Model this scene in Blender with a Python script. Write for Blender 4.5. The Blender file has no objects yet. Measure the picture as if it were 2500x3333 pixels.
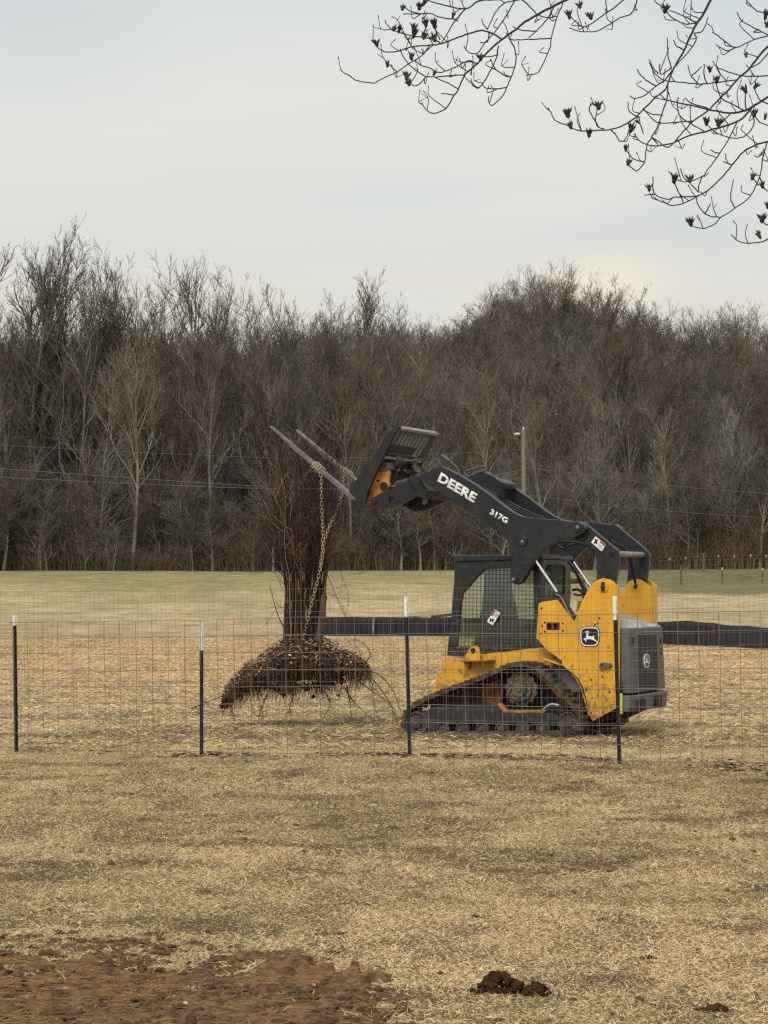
import bpy, bmesh, math, random
import numpy as np
from mathutils import Vector, Matrix
from mathutils.geometry import tessellate_polygon
R = math.radians
C = bpy.context.scene.collection
S = bpy.context.scene
# ------------------------------------------------------------------ camera
F = 7400.0; HY = 1890.0; CH = 1.6
cam = bpy.data.cameras.new('camera'); co = bpy.data.objects.new('camera', cam); C.objects.link(co)
cam.sensor_fit = 'VERTICAL'; cam.sensor_height = 36; cam.sensor_width = 36
cam.lens = F / 3333 * 36
cam.shift_y = (HY - 1666.5) / 3333
co.location = (0, 0, CH); co.rotation_euler = (R(90), 0, 0)
cam.clip_start = 0.1; cam.clip_end = 3000
S.camera = co
# ------------------------------------------------------------------ world: overcast sky
SUN_EL, SUN_AZ = R(48), R(200)      # azimuth clockwise from +Y
w = bpy.data.worlds.new('World'); S.world = w; w.use_nodes = True
nt = w.node_tree; N = nt.nodes; L = nt.links; N.clear()
def wn(t, **k):
    n = N.new(t)
    for a, b in k.items(): setattr(n, a, b)
    return n
out = wn('ShaderNodeOutputWorld'); addS = wn('ShaderNodeMixShader'); addS.inputs[0].default_value = .96
sky = wn('ShaderNodeTexSky', sky_type='NISHITA', sun_disc=False, sun_elevation=SUN_EL, sun_rotation=SUN_AZ)
bg1 = wn('ShaderNodeBackground'); bg1.inputs[1].default_value = 0.08
bg2 = wn('ShaderNodeBackground'); bg2.inputs[1].default_value = 1.0
L.new(sky.outputs[0], bg1.inputs[0])
# a thick cloud deck hides nearly all of the clear sky
tc = wn('ShaderNodeTexCoord'); sep = wn('ShaderNodeSeparateXYZ'); L.new(tc.outputs['Generated'], sep.inputs[0])
cr = wn('ShaderNodeValToRGB'); el = cr.color_ramp.elements
el[0].position = 0.0; el[0].color = (.60, .58, .53, 1)
el[1].position = 1.0; el[1].color = (.74, .76, .76, 1)
for p, c in ((.12, (.66, .64, .58, 1)), (.155, (.645, .65, .62, 1)), (.2, (.685, .69, .65, 1)), (.245, (.62, .65, .64, 1)), (.4, (.655, .67, .66, 1))):
    e = el.new(p); e.color = c
mp = wn('ShaderNodeMapping'); mp.inputs['Scale'].default_value = (3.0, 3.0, 26.0)
L.new(tc.outputs['Generated'], mp.inputs[0])
nz = wn('ShaderNodeTexNoise'); nz.inputs['Scale'].default_value = 1.6; nz.inputs['Detail'].default_value = 4; nz.inputs['Roughness'].default_value = .45
L.new(mp.outputs[0], nz.inputs['Vector'])
ma = wn('ShaderNodeMath', operation='MULTIPLY_ADD'); ma.inputs[1].default_value = .09; L.new(nz.outputs[0], ma.inputs[0]); L.new(sep.outputs[2], ma.inputs[2])
mb = wn('ShaderNodeMath', operation='SUBTRACT'); mb.inputs[1].default_value = .045; L.new(ma.outputs[0], mb.inputs[0]); L.new(mb.outputs[0], cr.inputs[0])
def blob(d, sx, sz, rot=0):
    """soft cloud patch round a direction"""
    s = wn('ShaderNodeVectorMath', operation='SUBTRACT'); s.inputs[1].default_value = Vector(d).normalized()
    L.new(tc.outputs['Generated'], s.inputs[0])
    m = wn('ShaderNodeMapping'); m.inputs['Rotation'].default_value = (0, rot, 0)
    L.new(s.outputs[0], m.inputs[0])
    s2 = wn('ShaderNodeVectorMath', operation='MULTIPLY'); s2.inputs[1].default_value = (1/sx, 1/sx, 1/sz); L.new(m.outputs[0], s2.inputs[0])
    ln = wn('ShaderNodeVectorMath', operation='LENGTH'); L.new(s2.outputs[0], ln.inputs[0])
    r = wn('ShaderNodeMapRange', interpolation_type='SMOOTHSTEP'); r.inputs[1].default_value = 1; r.inputs[2].default_value = 0; r.inputs[3].default_value = 0; r.inputs[4].default_value = 1
    L.new(ln.outputs[1], r.inputs[0]); return r.outputs[0]
def dirpx(x, y): return ((x-1250)/F, 1, (HY-y)/F)
def wmix(fac, a, col, amt):
    m = wn('ShaderNodeMix', data_type='RGBA'); k = wn('ShaderNodeMath', operation='MULTIPLY'); k.inputs[1].default_value = amt
    L.new(fac, k.inputs[0]); L.new(k.outputs[0], m.inputs[0]); L.new(a, m.inputs[6]); m.inputs[7].default_value = (*col, 1); return m.outputs[2]
c = cr.outputs[0]
c = wmix(blob(dirpx(2080, 800), .085, .026, R(17)), c, (.54, .58, .60), .75)
c = wmix(blob(dirpx(1300, 640), .06, .012, R(5)), c, (.57, .61, .62), .5)
c = wmix(blob(dirpx(1850, 985), .075, .030, R(22)), c, (.84, .75, .58), .95)
c = wmix(blob(dirpx(2450, 100), .09, .05), c, (.52, .60, .63), .5)
c = wmix(blob(dirpx(100, 100), .09, .05), c, (.55, .59, .60), .5)
L.new(c, bg2.inputs[0]); L.new(bg1.outputs[0], addS.inputs[1]); L.new(bg2.outputs[0], addS.inputs[2]); L.new(addS.outputs[0], out.inputs[0])
# ------------------------------------------------------------------ sun through cloud
sl = bpy.data.lights.new('sun', 'SUN'); sl.energy = 1.9; sl.angle = R(25); sl.color = (1, .96, .9)
so = bpy.data.objects.new('sun', sl); C.objects.link(so)
sd = Vector((math.sin(SUN_AZ)*math.cos(SUN_EL), math.cos(SUN_AZ)*math.cos(SUN_EL), math.sin(SUN_EL)))
so.rotation_euler = sd.to_track_quat('Z', 'Y').to_euler(); so.location = (0, -20, 30)
S.view_settings.view_transform = 'Standard'; S.view_settings.look = 'None'; S.view_settings.exposure = 0.2; S.view_settings.gamma = 1
S.cycles.use_denoising = False; S.cycles.max_bounces = 6; S.cycles.transparent_max_bounces = 12; S.cycles.filter_width = 1.3

# ------------------------------------------------------------------ helpers
def srgb(r, g, b):
    f = lambda v: (v/255/12.92) if v/255 <= .04045 else ((v/255+.055)/1.055)**2.4
    return (f(r), f(g), f(b))
def mat(name, col, rough=.6, metal=0, col2=None, scale=6, contrast=(.4, .65), bump=0, bscale=60, spec=.5, attr=False, objrand=0, col3=None, scale3=1.5, c3=(.5, .7), trans=0, stretch=None):
    m = bpy.data.materials.new(name); m.use_nodes = True; t = m.node_tree; n = t.nodes; l = t.links
    b = n['Principled BSDF']; b.inputs['Roughness'].default_value = rough; b.inputs['Metallic'].default_value = metal
    b.inputs['Specular IOR Level'].default_value = spec
    tcn = n.new('ShaderNodeTexCoord'); vec = tcn.outputs['Object']
    if stretch:
        mm = n.new('ShaderNodeMapping'); mm.inputs['Scale'].default_value = stretch; l.new(vec, mm.inputs[0]); vec = mm.outputs[0]
    rgb = n.new('ShaderNodeRGB'); rgb.outputs[0].default_value = (*col, 1); cur = rgb.outputs[0]
    def mixnoise(cur, c2, sc, con, det=6):
        z = n.new('ShaderNodeTexNoise'); z.inputs['Scale'].default_value = sc; z.inputs['Detail'].default_value = det; z.inputs['Roughness'].default_value = .65
        l.new(vec, z.inputs['Vector'])
        r = n.new('ShaderNodeMapRange'); r.inputs[1].default_value = con[0]; r.inputs[2].default_value = con[1]; l.new(z.outputs[0], r.inputs[0])
        x = n.new('ShaderNodeMix'); x.data_type = 'RGBA'; l.new(r.outputs[0], x.inputs[0]); l.new(cur, x.inputs[6]); x.inputs[7].default_value = (*c2, 1)
        return x.outputs[2]
    if attr:
        a = n.new('ShaderNodeAttribute'); a.attribute_name = 'col'; cur = a.outputs['Color']
    if col2: cur = mixnoise(cur, col2, scale, contrast)
    if col3: cur = mixnoise(cur, col3, scale3, c3)
    if objrand:
        o = n.new('ShaderNodeObjectInfo'); h = n.new('ShaderNodeHueSaturation')
        r = n.new('ShaderNodeMapRange'); r.inputs[3].default_value = 1-objrand; r.inputs[4].default_value = 1+objrand; l.new(o.outputs['Random'], r.inputs[0])
        l.new(r.outputs[0], h.inputs['Value']); l.new(cur, h.inputs['Color']); cur = h.outputs[0]
        ms = n.new('ShaderNodeMath'); ms.operation = 'MULTIPLY_ADD'; ms.inputs[1].default_value = 7.3; ms.inputs[2].default_value = 0; l.new(o.outputs['Random'], ms.inputs[0])
        fr = n.new('ShaderNodeMath'); fr.operation = 'FRACT'; l.new(ms.outputs[0], fr.inputs[0])
        r2 = n.new('ShaderNodeMapRange'); r2.inputs[3].default_value = .5; r2.inputs[4].default_value = 1.15; l.new(fr.outputs[0], r2.inputs[0]); l.new(r2.outputs[0], h.inputs['Saturation'])
    l.new(cur, b.inputs['Base Color'])
    if bump:
        z = n.new('ShaderNodeTexNoise'); z.inputs['Scale'].default_value = bscale; z.inputs['Detail'].default_value = 5; l.new(vec, z.inputs['Vector'])
        bp = n.new('ShaderNodeBump'); bp.inputs['Strength'].default_value = bump; bp.inputs['Distance'].default_value = .01; l.new(z.outputs[0], bp.inputs['Height']); l.new(bp.outputs[0], b.inputs['Normal'])
    if trans:
        tl = n.new('ShaderNodeBsdfTranslucent'); l.new(cur, tl.inputs[0]); mx = n.new('ShaderNodeMixShader'); mx.inputs[0].default_value = trans
        l.new(b.outputs[0], mx.inputs[1]); l.new(tl.outputs[0], mx.inputs[2]); l.new(mx.outputs[0], n['Material Output'].inputs[0])
    return m
def tag(o, label=None, cat=None, group=None, kind=None):
    if label: o['label'] = label
    if cat: o['category'] = cat
    if group: o['group'] = group
    if kind: o['kind'] = kind
    return o
def empty(name, loc=(0, 0, 0), rz=0):
    o = bpy.data.objects.new(name, None); C.objects.link(o); o.location = loc; o.rotation_euler = (0, 0, rz); o.empty_display_size = .2; return o
def mesh_np(name, verts, faces, m, parent=None, cols=None, smooth=False):
    """verts (n,3) array, faces list of arrays each (k, sides)"""
    me = bpy.data.meshes.new(name); verts = np.asarray(verts, dtype=np.float32)
    fl = [np.asarray(f, dtype=np.int32) for f in faces if len(f)]
    tot = sum(f.size for f in fl); nf = sum(len(f) for f in fl)
    me.vertices.add(len(verts)); me.vertices.foreach_set('co', verts.ravel())
    me.loops.add(tot); me.loops.foreach_set('vertex_index', np.concatenate([f.ravel() for f in fl]))
    me.polygons.add(nf)
    sizes = np.concatenate([np.full(len(f), f.shape[1], dtype=np.int32) for f in fl])
    me.polygons.foreach_set('loop_start', np.concatenate([[0], np.cumsum(sizes)[:-1]]).astype(np.int32))
    if smooth: me.polygons.foreach_set('use_smooth', np.ones(nf, dtype=bool))
    me.update(calc_edges=True)
    if cols is not None:
        a = me.color_attributes.new('col', 'FLOAT_COLOR', 'POINT')
        cc = np.ones((len(verts), 4), dtype=np.float32); cc[:, :3] = cols; a.data.foreach_set('color', cc.ravel())
    if m: me.materials.append(m)
    o = bpy.data.objects.new(name, me); C.objects.link(o)
    if parent: o.parent = parent
    return o
def obj(name, bm, m, parent=None, bevel=0, smooth=False):
    bmesh.ops.recalc_face_normals(bm, faces=bm.faces)
    me = bpy.data.meshes.new(name); bm.to_mesh(me); bm.free()
    for x in (m if isinstance(m, (list, tuple)) else [m]): me.materials.append(x)
    if smooth:
        for p in me.polygons: p.use_smooth = True
    o = bpy.data.objects.new(name, me); C.objects.link(o)
    if parent: o.parent = parent
    if bevel:
        b = o.modifiers.new('bevel', 'BEVEL'); b.width = bevel; b.segments = 2; b.limit_method = 'ANGLE'; b.angle_limit = R(35)
    return o
def segs_mesh(segs, sides=4, cap=False):
    """segs: array (n,8) p0 r0 p1 r1 -> verts, quads"""
    s = np.asarray(segs, dtype=np.float64).reshape(-1, 8); p0 = s[:, :3]; r0 = s[:, 3:4]; p1 = s[:, 4:7]; r1 = s[:, 7:8]
    d = p1-p0; ln = np.linalg.norm(d, axis=1, keepdims=True); ln[ln == 0] = 1; d = d/ln
    up = np.tile([0., 0, 1], (len(s), 1)); up[np.abs(d[:, 2]) > .9] = (1, 0, 0)
    a = np.cross(d, up); a /= np.linalg.norm(a, axis=1, keepdims=True)+1e-9; b = np.cross(d, a)
    V = np.zeros((len(s), 2*sides, 3))
    for k in range(sides):
        t = 2*math.pi*k/sides; o = a*math.cos(t)+b*math.sin(t)
        V[:, k] = p0+o*r0; V[:, sides+k] = p1+o*r1
    base = (np.arange(len(s))*2*sides)[:, None]
    fs = [base+np.array([[k, (k+1) % sides, sides+(k+1) % sides, sides+k]]) for k in range(sides)]
    return V.reshape(-1, 3), np.concatenate(fs), 2*sides
def poly_segs(pts, r0, r1=None):
    r1 = r0 if r1 is None else r1; n = len(pts)-1; o = []
    for i in range(n):
        a = r0+(r1-r0)*i/n; b = r0+(r1-r0)*(i+1)/n
        o.append((*pts[i], a, *pts[i+1], b))
    return o
def smooth_poly(P, n=6):
    P = [Vector(p) for p in P]
    Q = [2*P[0]-P[1]]+P+[2*P[-1]-P[-2]]; o = []
    for i in range(1, len(Q)-2):
        for k in range(n):
            t = k/n; o.append(.5*((2*Q[i])+(-Q[i-1]+Q[i+1])*t+(2*Q[i-1]-5*Q[i]+4*Q[i+1]-Q[i+2])*t*t+(-Q[i-1]+3*Q[i]-3*Q[i+1]+Q[i+2])*t**3))
    o.append(P[-1]); return o
def tubes(name, plist, m, parent=None, sides=8, cols=None):
    """plist: list of (points, r0, r1)"""
    sg = []
    for p, a, b in plist: sg += poly_segs([tuple(x) for x in p], a, b)
    v, f, _ = segs_mesh(sg, sides); return mesh_np(name, v, [f], m, parent, smooth=sides > 4)
def nrm(a): return a/np.linalg.norm(a)
# value noise on arrays
def _h(i, j, s):
    n = (i*374761393+j*668265263+s*974634777) & 0xffffffff
    n = ((n ^ (n >> 13))*1274126177) & 0xffffffff
    return ((n ^ (n >> 16)) & 0xffff)/65535.0
def vnoise(x, y, s=0):
    x = np.asarray(x, dtype=np.float64); y = np.asarray(y, dtype=np.float64)
    i = np.floor(x).astype(np.int64); j = np.floor(y).astype(np.int64); fx = x-i; fy = y-j
    fx = fx*fx*(3-2*fx); fy = fy*fy*(3-2*fy)
    return (_h(i, j, s)*(1-fx)+_h(i+1, j, s)*fx)*(1-fy)+(_h(i, j+1, s)*(1-fx)+_h(i+1, j+1, s)*fx)*fy
def fbm(x, y, s=0, o=4):
    t = 0; a = .5; n = 0
    for k in range(o): t = t+a*vnoise(x*2**k, y*2**k, s+k*17); n += a; a *= .5
    return t/n
sm = lambda a, b, x: (lambda t: t*t*(3-2*t))(np.clip((x-a)/(b-a), 0, 1))
# ------------------------------------------------------------------ terrain height
def ridge(x):
    return np.interp(x, [-300, -120, -56, -20, 2, 11, 20, 29, 42, 56, 120, 300], [6, 12, 17.5, 18, 19.5, 22.5, 25.5, 23.5, 19.5, 18, 14, 6])
def gz(x, y):
    x = np.asarray(x, dtype=np.float64); y = np.asarray(y, dtype=np.float64)
    z = np.interp(y, [-100, 12, 17, 24, 75, 100, 140, 180, 188], [0, 0, .03, -.085, -.27, .25, 1.25, 2.4, 2.9])
    z = z+.1*sm(-3.2, -.2, x)*np.exp(-((y-19)/1.8)**2)
    z = z+(fbm(x*.35, y*.35, 5, 3)-.5)*.05*sm(26, 60, y)+((fbm(x*.06, y*.04, 9, 2)-.5)*.5+.011*np.clip(x, 0, 60))*sm(60, 110, y)*(1-sm(170, 185, y))
    h = sm(184, 330, y); z = z+h*(ridge(x)-2.9)*(1-sm(345, 520, y)*.6)
    return z
def G(x, y): return float(gz(np.array([x]), np.array([y]))[0])
def W(px, py, Y): return Vector(((px-1250)/F*Y, Y, CH+(HY-py)/F*Y))
def pxX(px, Y): return (px-1250)/F*Y
CR = {'A': (1250, 1700, 1.659), 'B': (800, 1300, 2.37), 'C': (1300, 1350, 1.7463), 'D': (1270, 2050, 2.5523), 'E': (1420, 1750, 3.318),
      'G': (1850, 1980, 4.74), 'H': (1130, 1370, 4.1475), 'I': (1500, 1600, 2.37), 'J': (850, 1350, 4.1475), 'K': (850, 1700, 4.74),
      'M': (2050, 1780, 3.687), 'T1': (1100, 0, 2.074), 'T2': (1750, 0, 2.212), 'T3': (1750, 350, 2.212), 'F': (600, 1850, 3.318)}
def q(c, pts):
    x0, y0, s = CR[c]; return [(x0+x/s, y0+y/s) for x, y in pts]

# ------------------------------------------------------------------ ground
def soil_mask(x, y):
    """1 where bare soil (turned earth in the near left)"""
    px = 1250+x/y*F; py = HY+CH*F/y
    n = (fbm(x*5, y*5, 3, 4)-.5)
    edge = np.interp(px, [-2500, 0, 350, 700, 900, 1090, 1300, 1400, 6000], [3060, 3085, 3112, 3125, 3128, 3165, 3290, 3420, 9000])
    n2 = fbm(x*16, y*12, 13, 3)-.5
    return sm(-20, 20, (py-edge)+n*300+n2*260)
def scuff(x, y):
    """darker worn streaks in the grass"""
    n = fbm(x*.9, y*1.6, 21, 4)
    s = np.exp(-((y-15.3-.25*x)/.8)**2)*.5*sm(1.0, -1.5, x)+np.exp(-((y-17.2)/.7)**2)*.25
    s = s+np.exp(-((y-24.6+.2*x)/1.0)**2)*.55*sm(-4, -2, x)
    s = s+np.exp(-((y-19.2+.28*x)/.45)**2)*.25
    n3 = fbm(x*2.6, y*2.2, 24, 4)
    return np.clip(s*.8+sm(.56, .7, n)*.5+sm(.6, .7, n3)*.5, 0, 1)
def straw_cols(x, y, rng):
    n = len(x); a = fbm(x*1.3, y*1.3, 41, 3); b = fbm(x*.25, y*.2, 47, 3)
    sc = scuff(x, y)
    green = sm(.42, .6, a*.55+b*.2+fbm(x*4.5, y*4, 44, 3)*.25)
    st = np.array(srgb(228, 208, 166)); st2 = np.array(srgb(192, 168, 126)); gr = np.array(srgb(166, 156, 112)); br = np.array(srgb(118, 98, 76))
    u = rng.random(n)[:, None]
    c = st*(1-u)+st2*u
    isg = (rng.random(n) < .1+.42*green)[:, None]; c = np.where(isg, gr*(.75+.5*u), c)
    isb = (rng.random(n) < .13+.27*sm(.45, .65, fbm(x*3.5, y*3, 52, 4))+.55*sc)[:, None]; c = np.where(isb, br*(.7+.6*u), c)
    return c*(1.02+.46*rng.random(n)[:, None])
def grid_mesh(name, xs, ys, zf, m, cols=None):
    X, Y = np.meshgrid(xs, ys); Z = zf(X, Y); v = np.stack([X, Y, Z], -1).reshape(-1, 3)
    nx = len(xs); ny = len(ys); i = np.arange(nx*ny).reshape(ny, nx)
    f = np.stack([i[:-1, :-1], i[:-1, 1:], i[1:, 1:], i[1:, :-1]], -1).reshape(-1, 4)
    return mesh_np(name, v, [f], m, smooth=True, cols=cols(X.ravel(), Y.ravel()) if cols else None)
def dense(a, b, c, d, n1, n2, n3):
    return np.concatenate([np.linspace(a, b, n1, endpoint=False), np.linspace(b, c, n2, endpoint=False), np.linspace(c, d, n3)])
def ground_cols(x, y):
    n = fbm(x*.8, y*.8, 61, 4); n2 = fbm(x*.08, y*.035, 67, 3); n3 = fbm(x*.5, y*.12, 71, 3)
    near = np.array(srgb(142, 120, 86)); mid = np.array(srgb(200, 174, 134)); orange = np.array(srgb(222, 184, 136)); pale = np.array(srgb(206, 186, 142)); green = np.array(srgb(168, 157, 112)); brown = np.array(srgb(98, 80, 60))
    leaf = np.array(srgb(88, 75, 62))
    yy = y+(n2-.5)*34*sm(35, 80, y)+(n3-.5)*10*sm(25, 40, y)
    ks = [0, 20, 23, 32, 45, 66, 74, 90, 125, 150, 178, 186, 700]
    cs = [near, near, mid*.92, mid, orange, orange, mid, pale, pale*.97, green*1.05, green, leaf, leaf]
    c = np.stack([np.interp(yy, ks, [k[i] for k in cs]) for i in range(3)], -1)
    # greener pasture to the right beyond the far fences
    g = (sm(116, 124, y+x*.25+(n3-.5)*6)*sm(8, 17, x)*(1-sm(178, 186, y)))[:, None]
    c = c*(1-g)+np.array(srgb(134, 130, 92))*g
    gp = (sm(.5, .7, fbm(x*.22, y*.1, 83, 4))*sm(24, 30, y)*(1-sm(170, 182, y))*.45)[:, None]
    c = c*(1-gp)+np.array(srgb(178, 164, 112))*gp
    sc = (scuff(x, y)*(1-sm(26, 34, y))*.6)[:, None]; c = c*(1-sc)+brown*sc
    dk = (sm(.55, .75, n)*(1-sm(150, 180, y))*.25)[:, None]; c = c*(1-dk)+brown*dk
    return c
def gm():
    m = bpy.data.materials.new('field_ground'); m.use_nodes = True; t = m.node_tree; n = t.nodes; l = t.links; b = n['Principled BSDF']
    b.inputs['Roughness'].default_value = .95; b.inputs['Specular IOR Level'].default_value = .1
    a = n.new('ShaderNodeAttribute'); a.attribute_name = 'col'; tcn = n.new('ShaderNodeTexCoord')
    cur = a.outputs['Color']
    for sc, lo, hi, amt, st in ((9, .35, .7, .45, (1, 1, 1)), (1.6, .4, .7, .3, (1, .45, 1)), (.35, .42, .68, .22, (1, .35, 1))):
        mm = n.new('ShaderNodeMapping'); mm.inputs['Scale'].default_value = st; l.new(tcn.outputs['Object'], mm.inputs[0])
        z = n.new('ShaderNodeTexNoise'); z.inputs['Scale'].default_value = sc; z.inputs['Detail'].default_value = 8; z.inputs['Roughness'].default_value = .75; l.new(mm.outputs[0], z.inputs['Vector'])
        r = n.new('ShaderNodeMapRange'); r.inputs[1].default_value = lo; r.inputs[2].default_value = hi; r.inputs[3].default_value = 1-amt; r.inputs[4].default_value = 1+amt*.7; l.new(z.outputs[0], r.inputs[0])
        x = n.new('ShaderNodeVectorMath'); x.operation = 'SCALE'; l.new(cur, x.inputs[0]); l.new(r.outputs[0], x.inputs['Scale']); cur = x.outputs[0]
    l.new(cur, b.inputs['Base Color'])
    z = n.new('ShaderNodeTexNoise'); z.inputs['Scale'].default_value = 14; z.inputs['Detail'].default_value = 8; l.new(tcn.outputs['Object'], z.inputs['Vector'])
    bp = n.new('ShaderNodeBump'); bp.inputs['Strength'].default_value = .8; bp.inputs['Distance'].default_value = .06; l.new(z.outputs[0], bp.inputs['Height']); l.new(bp.outputs[0], b.inputs['Normal'])
    return m
M_ground = gm()
xs = np.concatenate([-np.geomspace(6, 460, 70)[::-1], np.linspace(-5.95, 5.95, 150), np.geomspace(6, 460, 70)])
ys = np.concatenate([np.linspace(-60, 5, 14, endpoint=False), np.linspace(5, 30, 320, endpoint=False), np.linspace(30, 190, 420, endpoint=False), np.linspace(190, 350, 60, endpoint=False), np.linspace(350, 700, 20)])
tag(grid_mesh('ground', xs, ys, gz, M_ground, ground_cols), kind='structure')
# turned soil
M_soil = mat('turned_soil', srgb(122, 96, 70), .95, col2=srgb(74, 56, 42), scale=14, contrast=(.42, .62), bump=1, bscale=90, spec=.05, col3=srgb(144, 116, 84), scale3=20, c3=(.55, .7))
def soil_z(X, Y):
    m = soil_mask(X, Y); n = fbm(X*9, Y*9, 4, 5); c = np.abs(fbm(X*16, Y*24, 8, 4)-.5)*2
    px = 1250+X/Y*F; py = HY+CH*F/Y
    rim = sm(600, 850, px)*(1-sm(1200, 1330, px))*np.exp(-((py-3165-.12*np.clip(px-1000, 0, 999))/48)**2)
    lump = .022*sm(.45, .6, fbm(X*7, Y*10, 2, 4))+.03*(fbm(X*38, Y*38, 31, 4)-.5)
    return gz(X, Y)-.02+m*(.014+.010*(1-c)+lump*.45)+m*rim*(.010+.020*sm(.4, .62, n)+lump*.4)
tag(grid_mesh('bare_soil', np.linspace(-2.6, 1.0, 360), np.linspace(6.2, 10.6, 440), soil_z, M_soil), kind='structure')

# ------------------------------------------------------------------ grass and litter
rng = np.random.default_rng(7)
M_grass = mat('dry_grass', (1, 1, 1), .8, attr=True, spec=.15, trans=.25)
def blades(name, n, y0, y1, hw, ln, wd, seed, flat=1.0, dens=None, power=1.0, rise=.5):
    r = np.random.default_rng(seed)
    Y = y0+(y1-y0)*r.random(n)**power; X = (r.random(n)*2-1)*(Y*.172+hw)
    keep = r.random(n) > soil_mask(X, Y)*.985
    if dens is not None: keep &= r.random(n) < dens(X, Y)
    X = X[keep]; Y = Y[keep]; n = len(X)
    Z = gz(X, Y)+.002
    th = r.random(n)*2*np.pi; d = np.stack([np.cos(th), np.sin(th)], -1)
    l = ln*(.45+.9*r.random(n)); wv = wd*(.6+.8*r.random(n)); up = (r.random(n)**1.5)*rise+.08
    c = straw_cols(X, Y, r); g = c[:, 1] > c[:, 0]; up = np.where(g, up*1.3+.15, up)
    side = np.stack([-d[:, 1], d[:, 0]], -1)
    curl = (r.random(n)-.5)*1.1; tws = r.choice([-1., 1.], n)
    V = np.zeros((n, 5, 3)); b = np.stack([X, Y], -1)
    for k, (t, ww) in enumerate(((0, 1), (.55, .8))):
        cxy = b+d*(l*t)[:, None]+side*(curl*l*t*t)[:, None]; z = Z+l*up*(t*1.5-.5*t*t)
        for s_, sg in enumerate((-1, 1)):
            V[:, 2*k+s_, :2] = cxy+side*(sg*ww*wv)[:, None]*.5; V[:, 2*k+s_, 2] = z+(wv*.35*sg*ww*tws)
    V[:, 4, :2] = b+d*l[:, None]+side*(curl*l)[:, None]; V[:, 4, 2] = Z+l*up*.95
    base = (np.arange(n)*5)[:, None]
    return mesh_np(name, V.reshape(-1, 3), [base+np.array([[0, 1, 3, 2]]), base+np.array([[2, 3, 4]])], M_grass, cols=np.repeat(c, 5, 0))
tag(blades('grass', 720000, 6.6, 23.5, 1.6, .031, .0021, 11, power=.9, rise=.75, dens=lambda x, y: (1-.7*scuff(x, y))*np.clip(.35+1.3*sm(.35, .6, fbm(x*9, y*9, 95, 3)), 0, 1)), kind='stuff')
tag(blades('field_grass', 280000, 22.5, 75, 3.0, .09, .007, 12, power=1.5, rise=.32, dens=lambda x, y: np.clip(.35+fbm(x*.7, y*.7, 91, 3), 0, 1)), kind='stuff')
tag(blades('thatch', 1200000, 6.6, 23.5, 1.3, .017, .0024, 14, power=1.0, rise=.3, dens=lambda x, y: 1-.45*scuff(x, y)), kind='stuff')
# fallen leaves and clods, uncountable litter along the fence
def litter(name, n, posf, size, m, palette, seed, lift=.5):
    r = np.random.default_rng(seed); X, Y, Z = posf(r, n); n = len(X); V = np.zeros((n, 6, 3))
    s = size*(.5+r.random(n)); th = r.random(n)*6.283; a = np.stack([np.cos(th), np.sin(th), (r.random(n)-.5)*lift], -1); a /= np.linalg.norm(a, axis=1, keepdims=True)
    b = np.stack([-np.sin(th), np.cos(th), (r.random(n)-.5)*lift*1.6], -1); b /= np.linalg.norm(b, axis=1, keepdims=True)
    P = np.stack([X, Y, Z], -1); prof = ((-1, 0), (-.35, -.42), (.5, -.38), (1, 0), (.45, .42), (-.4, .36)); up = np.array([0, 0, 1.])
    cu = (r.random(n)-.3)*.8
    for k, (u_, v_) in enumerate(prof): V[:, k] = P+a*(u_*s)[:, None]+b*(v_*s)[:, None]+up*(cu*s*abs(v_))[:, None]
    pal = np.array(palette); c = pal[r.integers(0, len(pal), n)]*(.7+.6*r.random(n)[:, None])
    base = (np.arange(n)*6)[:, None]
    return mesh_np(name, V.reshape(-1, 3), [base+np.array([[0, 1, 2, 3]]), base+np.array([[0, 3, 4, 5]])], m, cols=np.repeat(c, 6, 0))
M_leaf = mat('dead_leaves', (1, 1, 1), .75, attr=True, spec=.2)
def fy(px): return F*.1524/(51.5+px*.0046)       # fence line depth for a picture column
def fx_y(X):                                      # same line as Y(X)
    return 20.85-.56*(X+1.68)
LP = [srgb(120, 88, 62), srgb(150, 118, 88), srgb(96, 70, 52), srgb(176, 150, 120), srgb(110, 78, 64), srgb(84, 62, 50), srgb(84, 62, 50)]
def fpos(r, n):
    X = (r.random(n)*2-1)*5.2; Y = fx_y(X)+r.normal(-.08, .3, n); k = fbm(X*2.2, Y*1.4, 33, 3) > .4+.22*r.random(n); X, Y = X[k], Y[k]; return X, Y, gz(X, Y)+.012+.02*r.random(len(X))
tag(litter('leaf_litter', 3200, fpos, .028, M_leaf, LP, 5), kind='stuff')
def fpos2(r, n):
    Y = 7+16*r.random(n); X = (r.random(n)*2-1)*(Y*.18+.4); return X, Y, gz(X, Y)+.02
tag(litter('scattered_leaves', 420, fpos2, .018, M_leaf, LP, 6), kind='stuff')
M_clod = mat('soil_clod', srgb(106, 82, 62), .95, col2=srgb(62, 47, 36), scale=20, bump=1, bscale=90, spec=.1)
def clod_mesh(n, posf, seed, smin, smax, flat=.65):
    r = random.Random(seed); bm = bmesh.new()
    for i in range(n):
        x, y, s = posf(r)
        s *= smin+(smax-smin)*r.random()**2.5
        k = bmesh.ops.create_icosphere(bm, subdivisions=1 if s < .03 else 2, radius=s)
        off = r.random()*99
        for v in k['verts']:
            d = v.co.normalized(); nn = math.sin(d.x*5+off)*math.cos(d.y*6+off*2)*.25+math.sin(d.z*9+off+d.x*7)*.15+(r.random()-.5)*.22
            v.co = d*s*(1+nn); v.co.z *= flat
            v.co += Vector((x, y, G(x, y)+s*.25))
    return bm
M_crumb = mat('soil_crumb', srgb(104, 80, 58), .95, col2=srgb(58, 44, 33), scale=20, bump=1, bscale=90, spec=.05)
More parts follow.
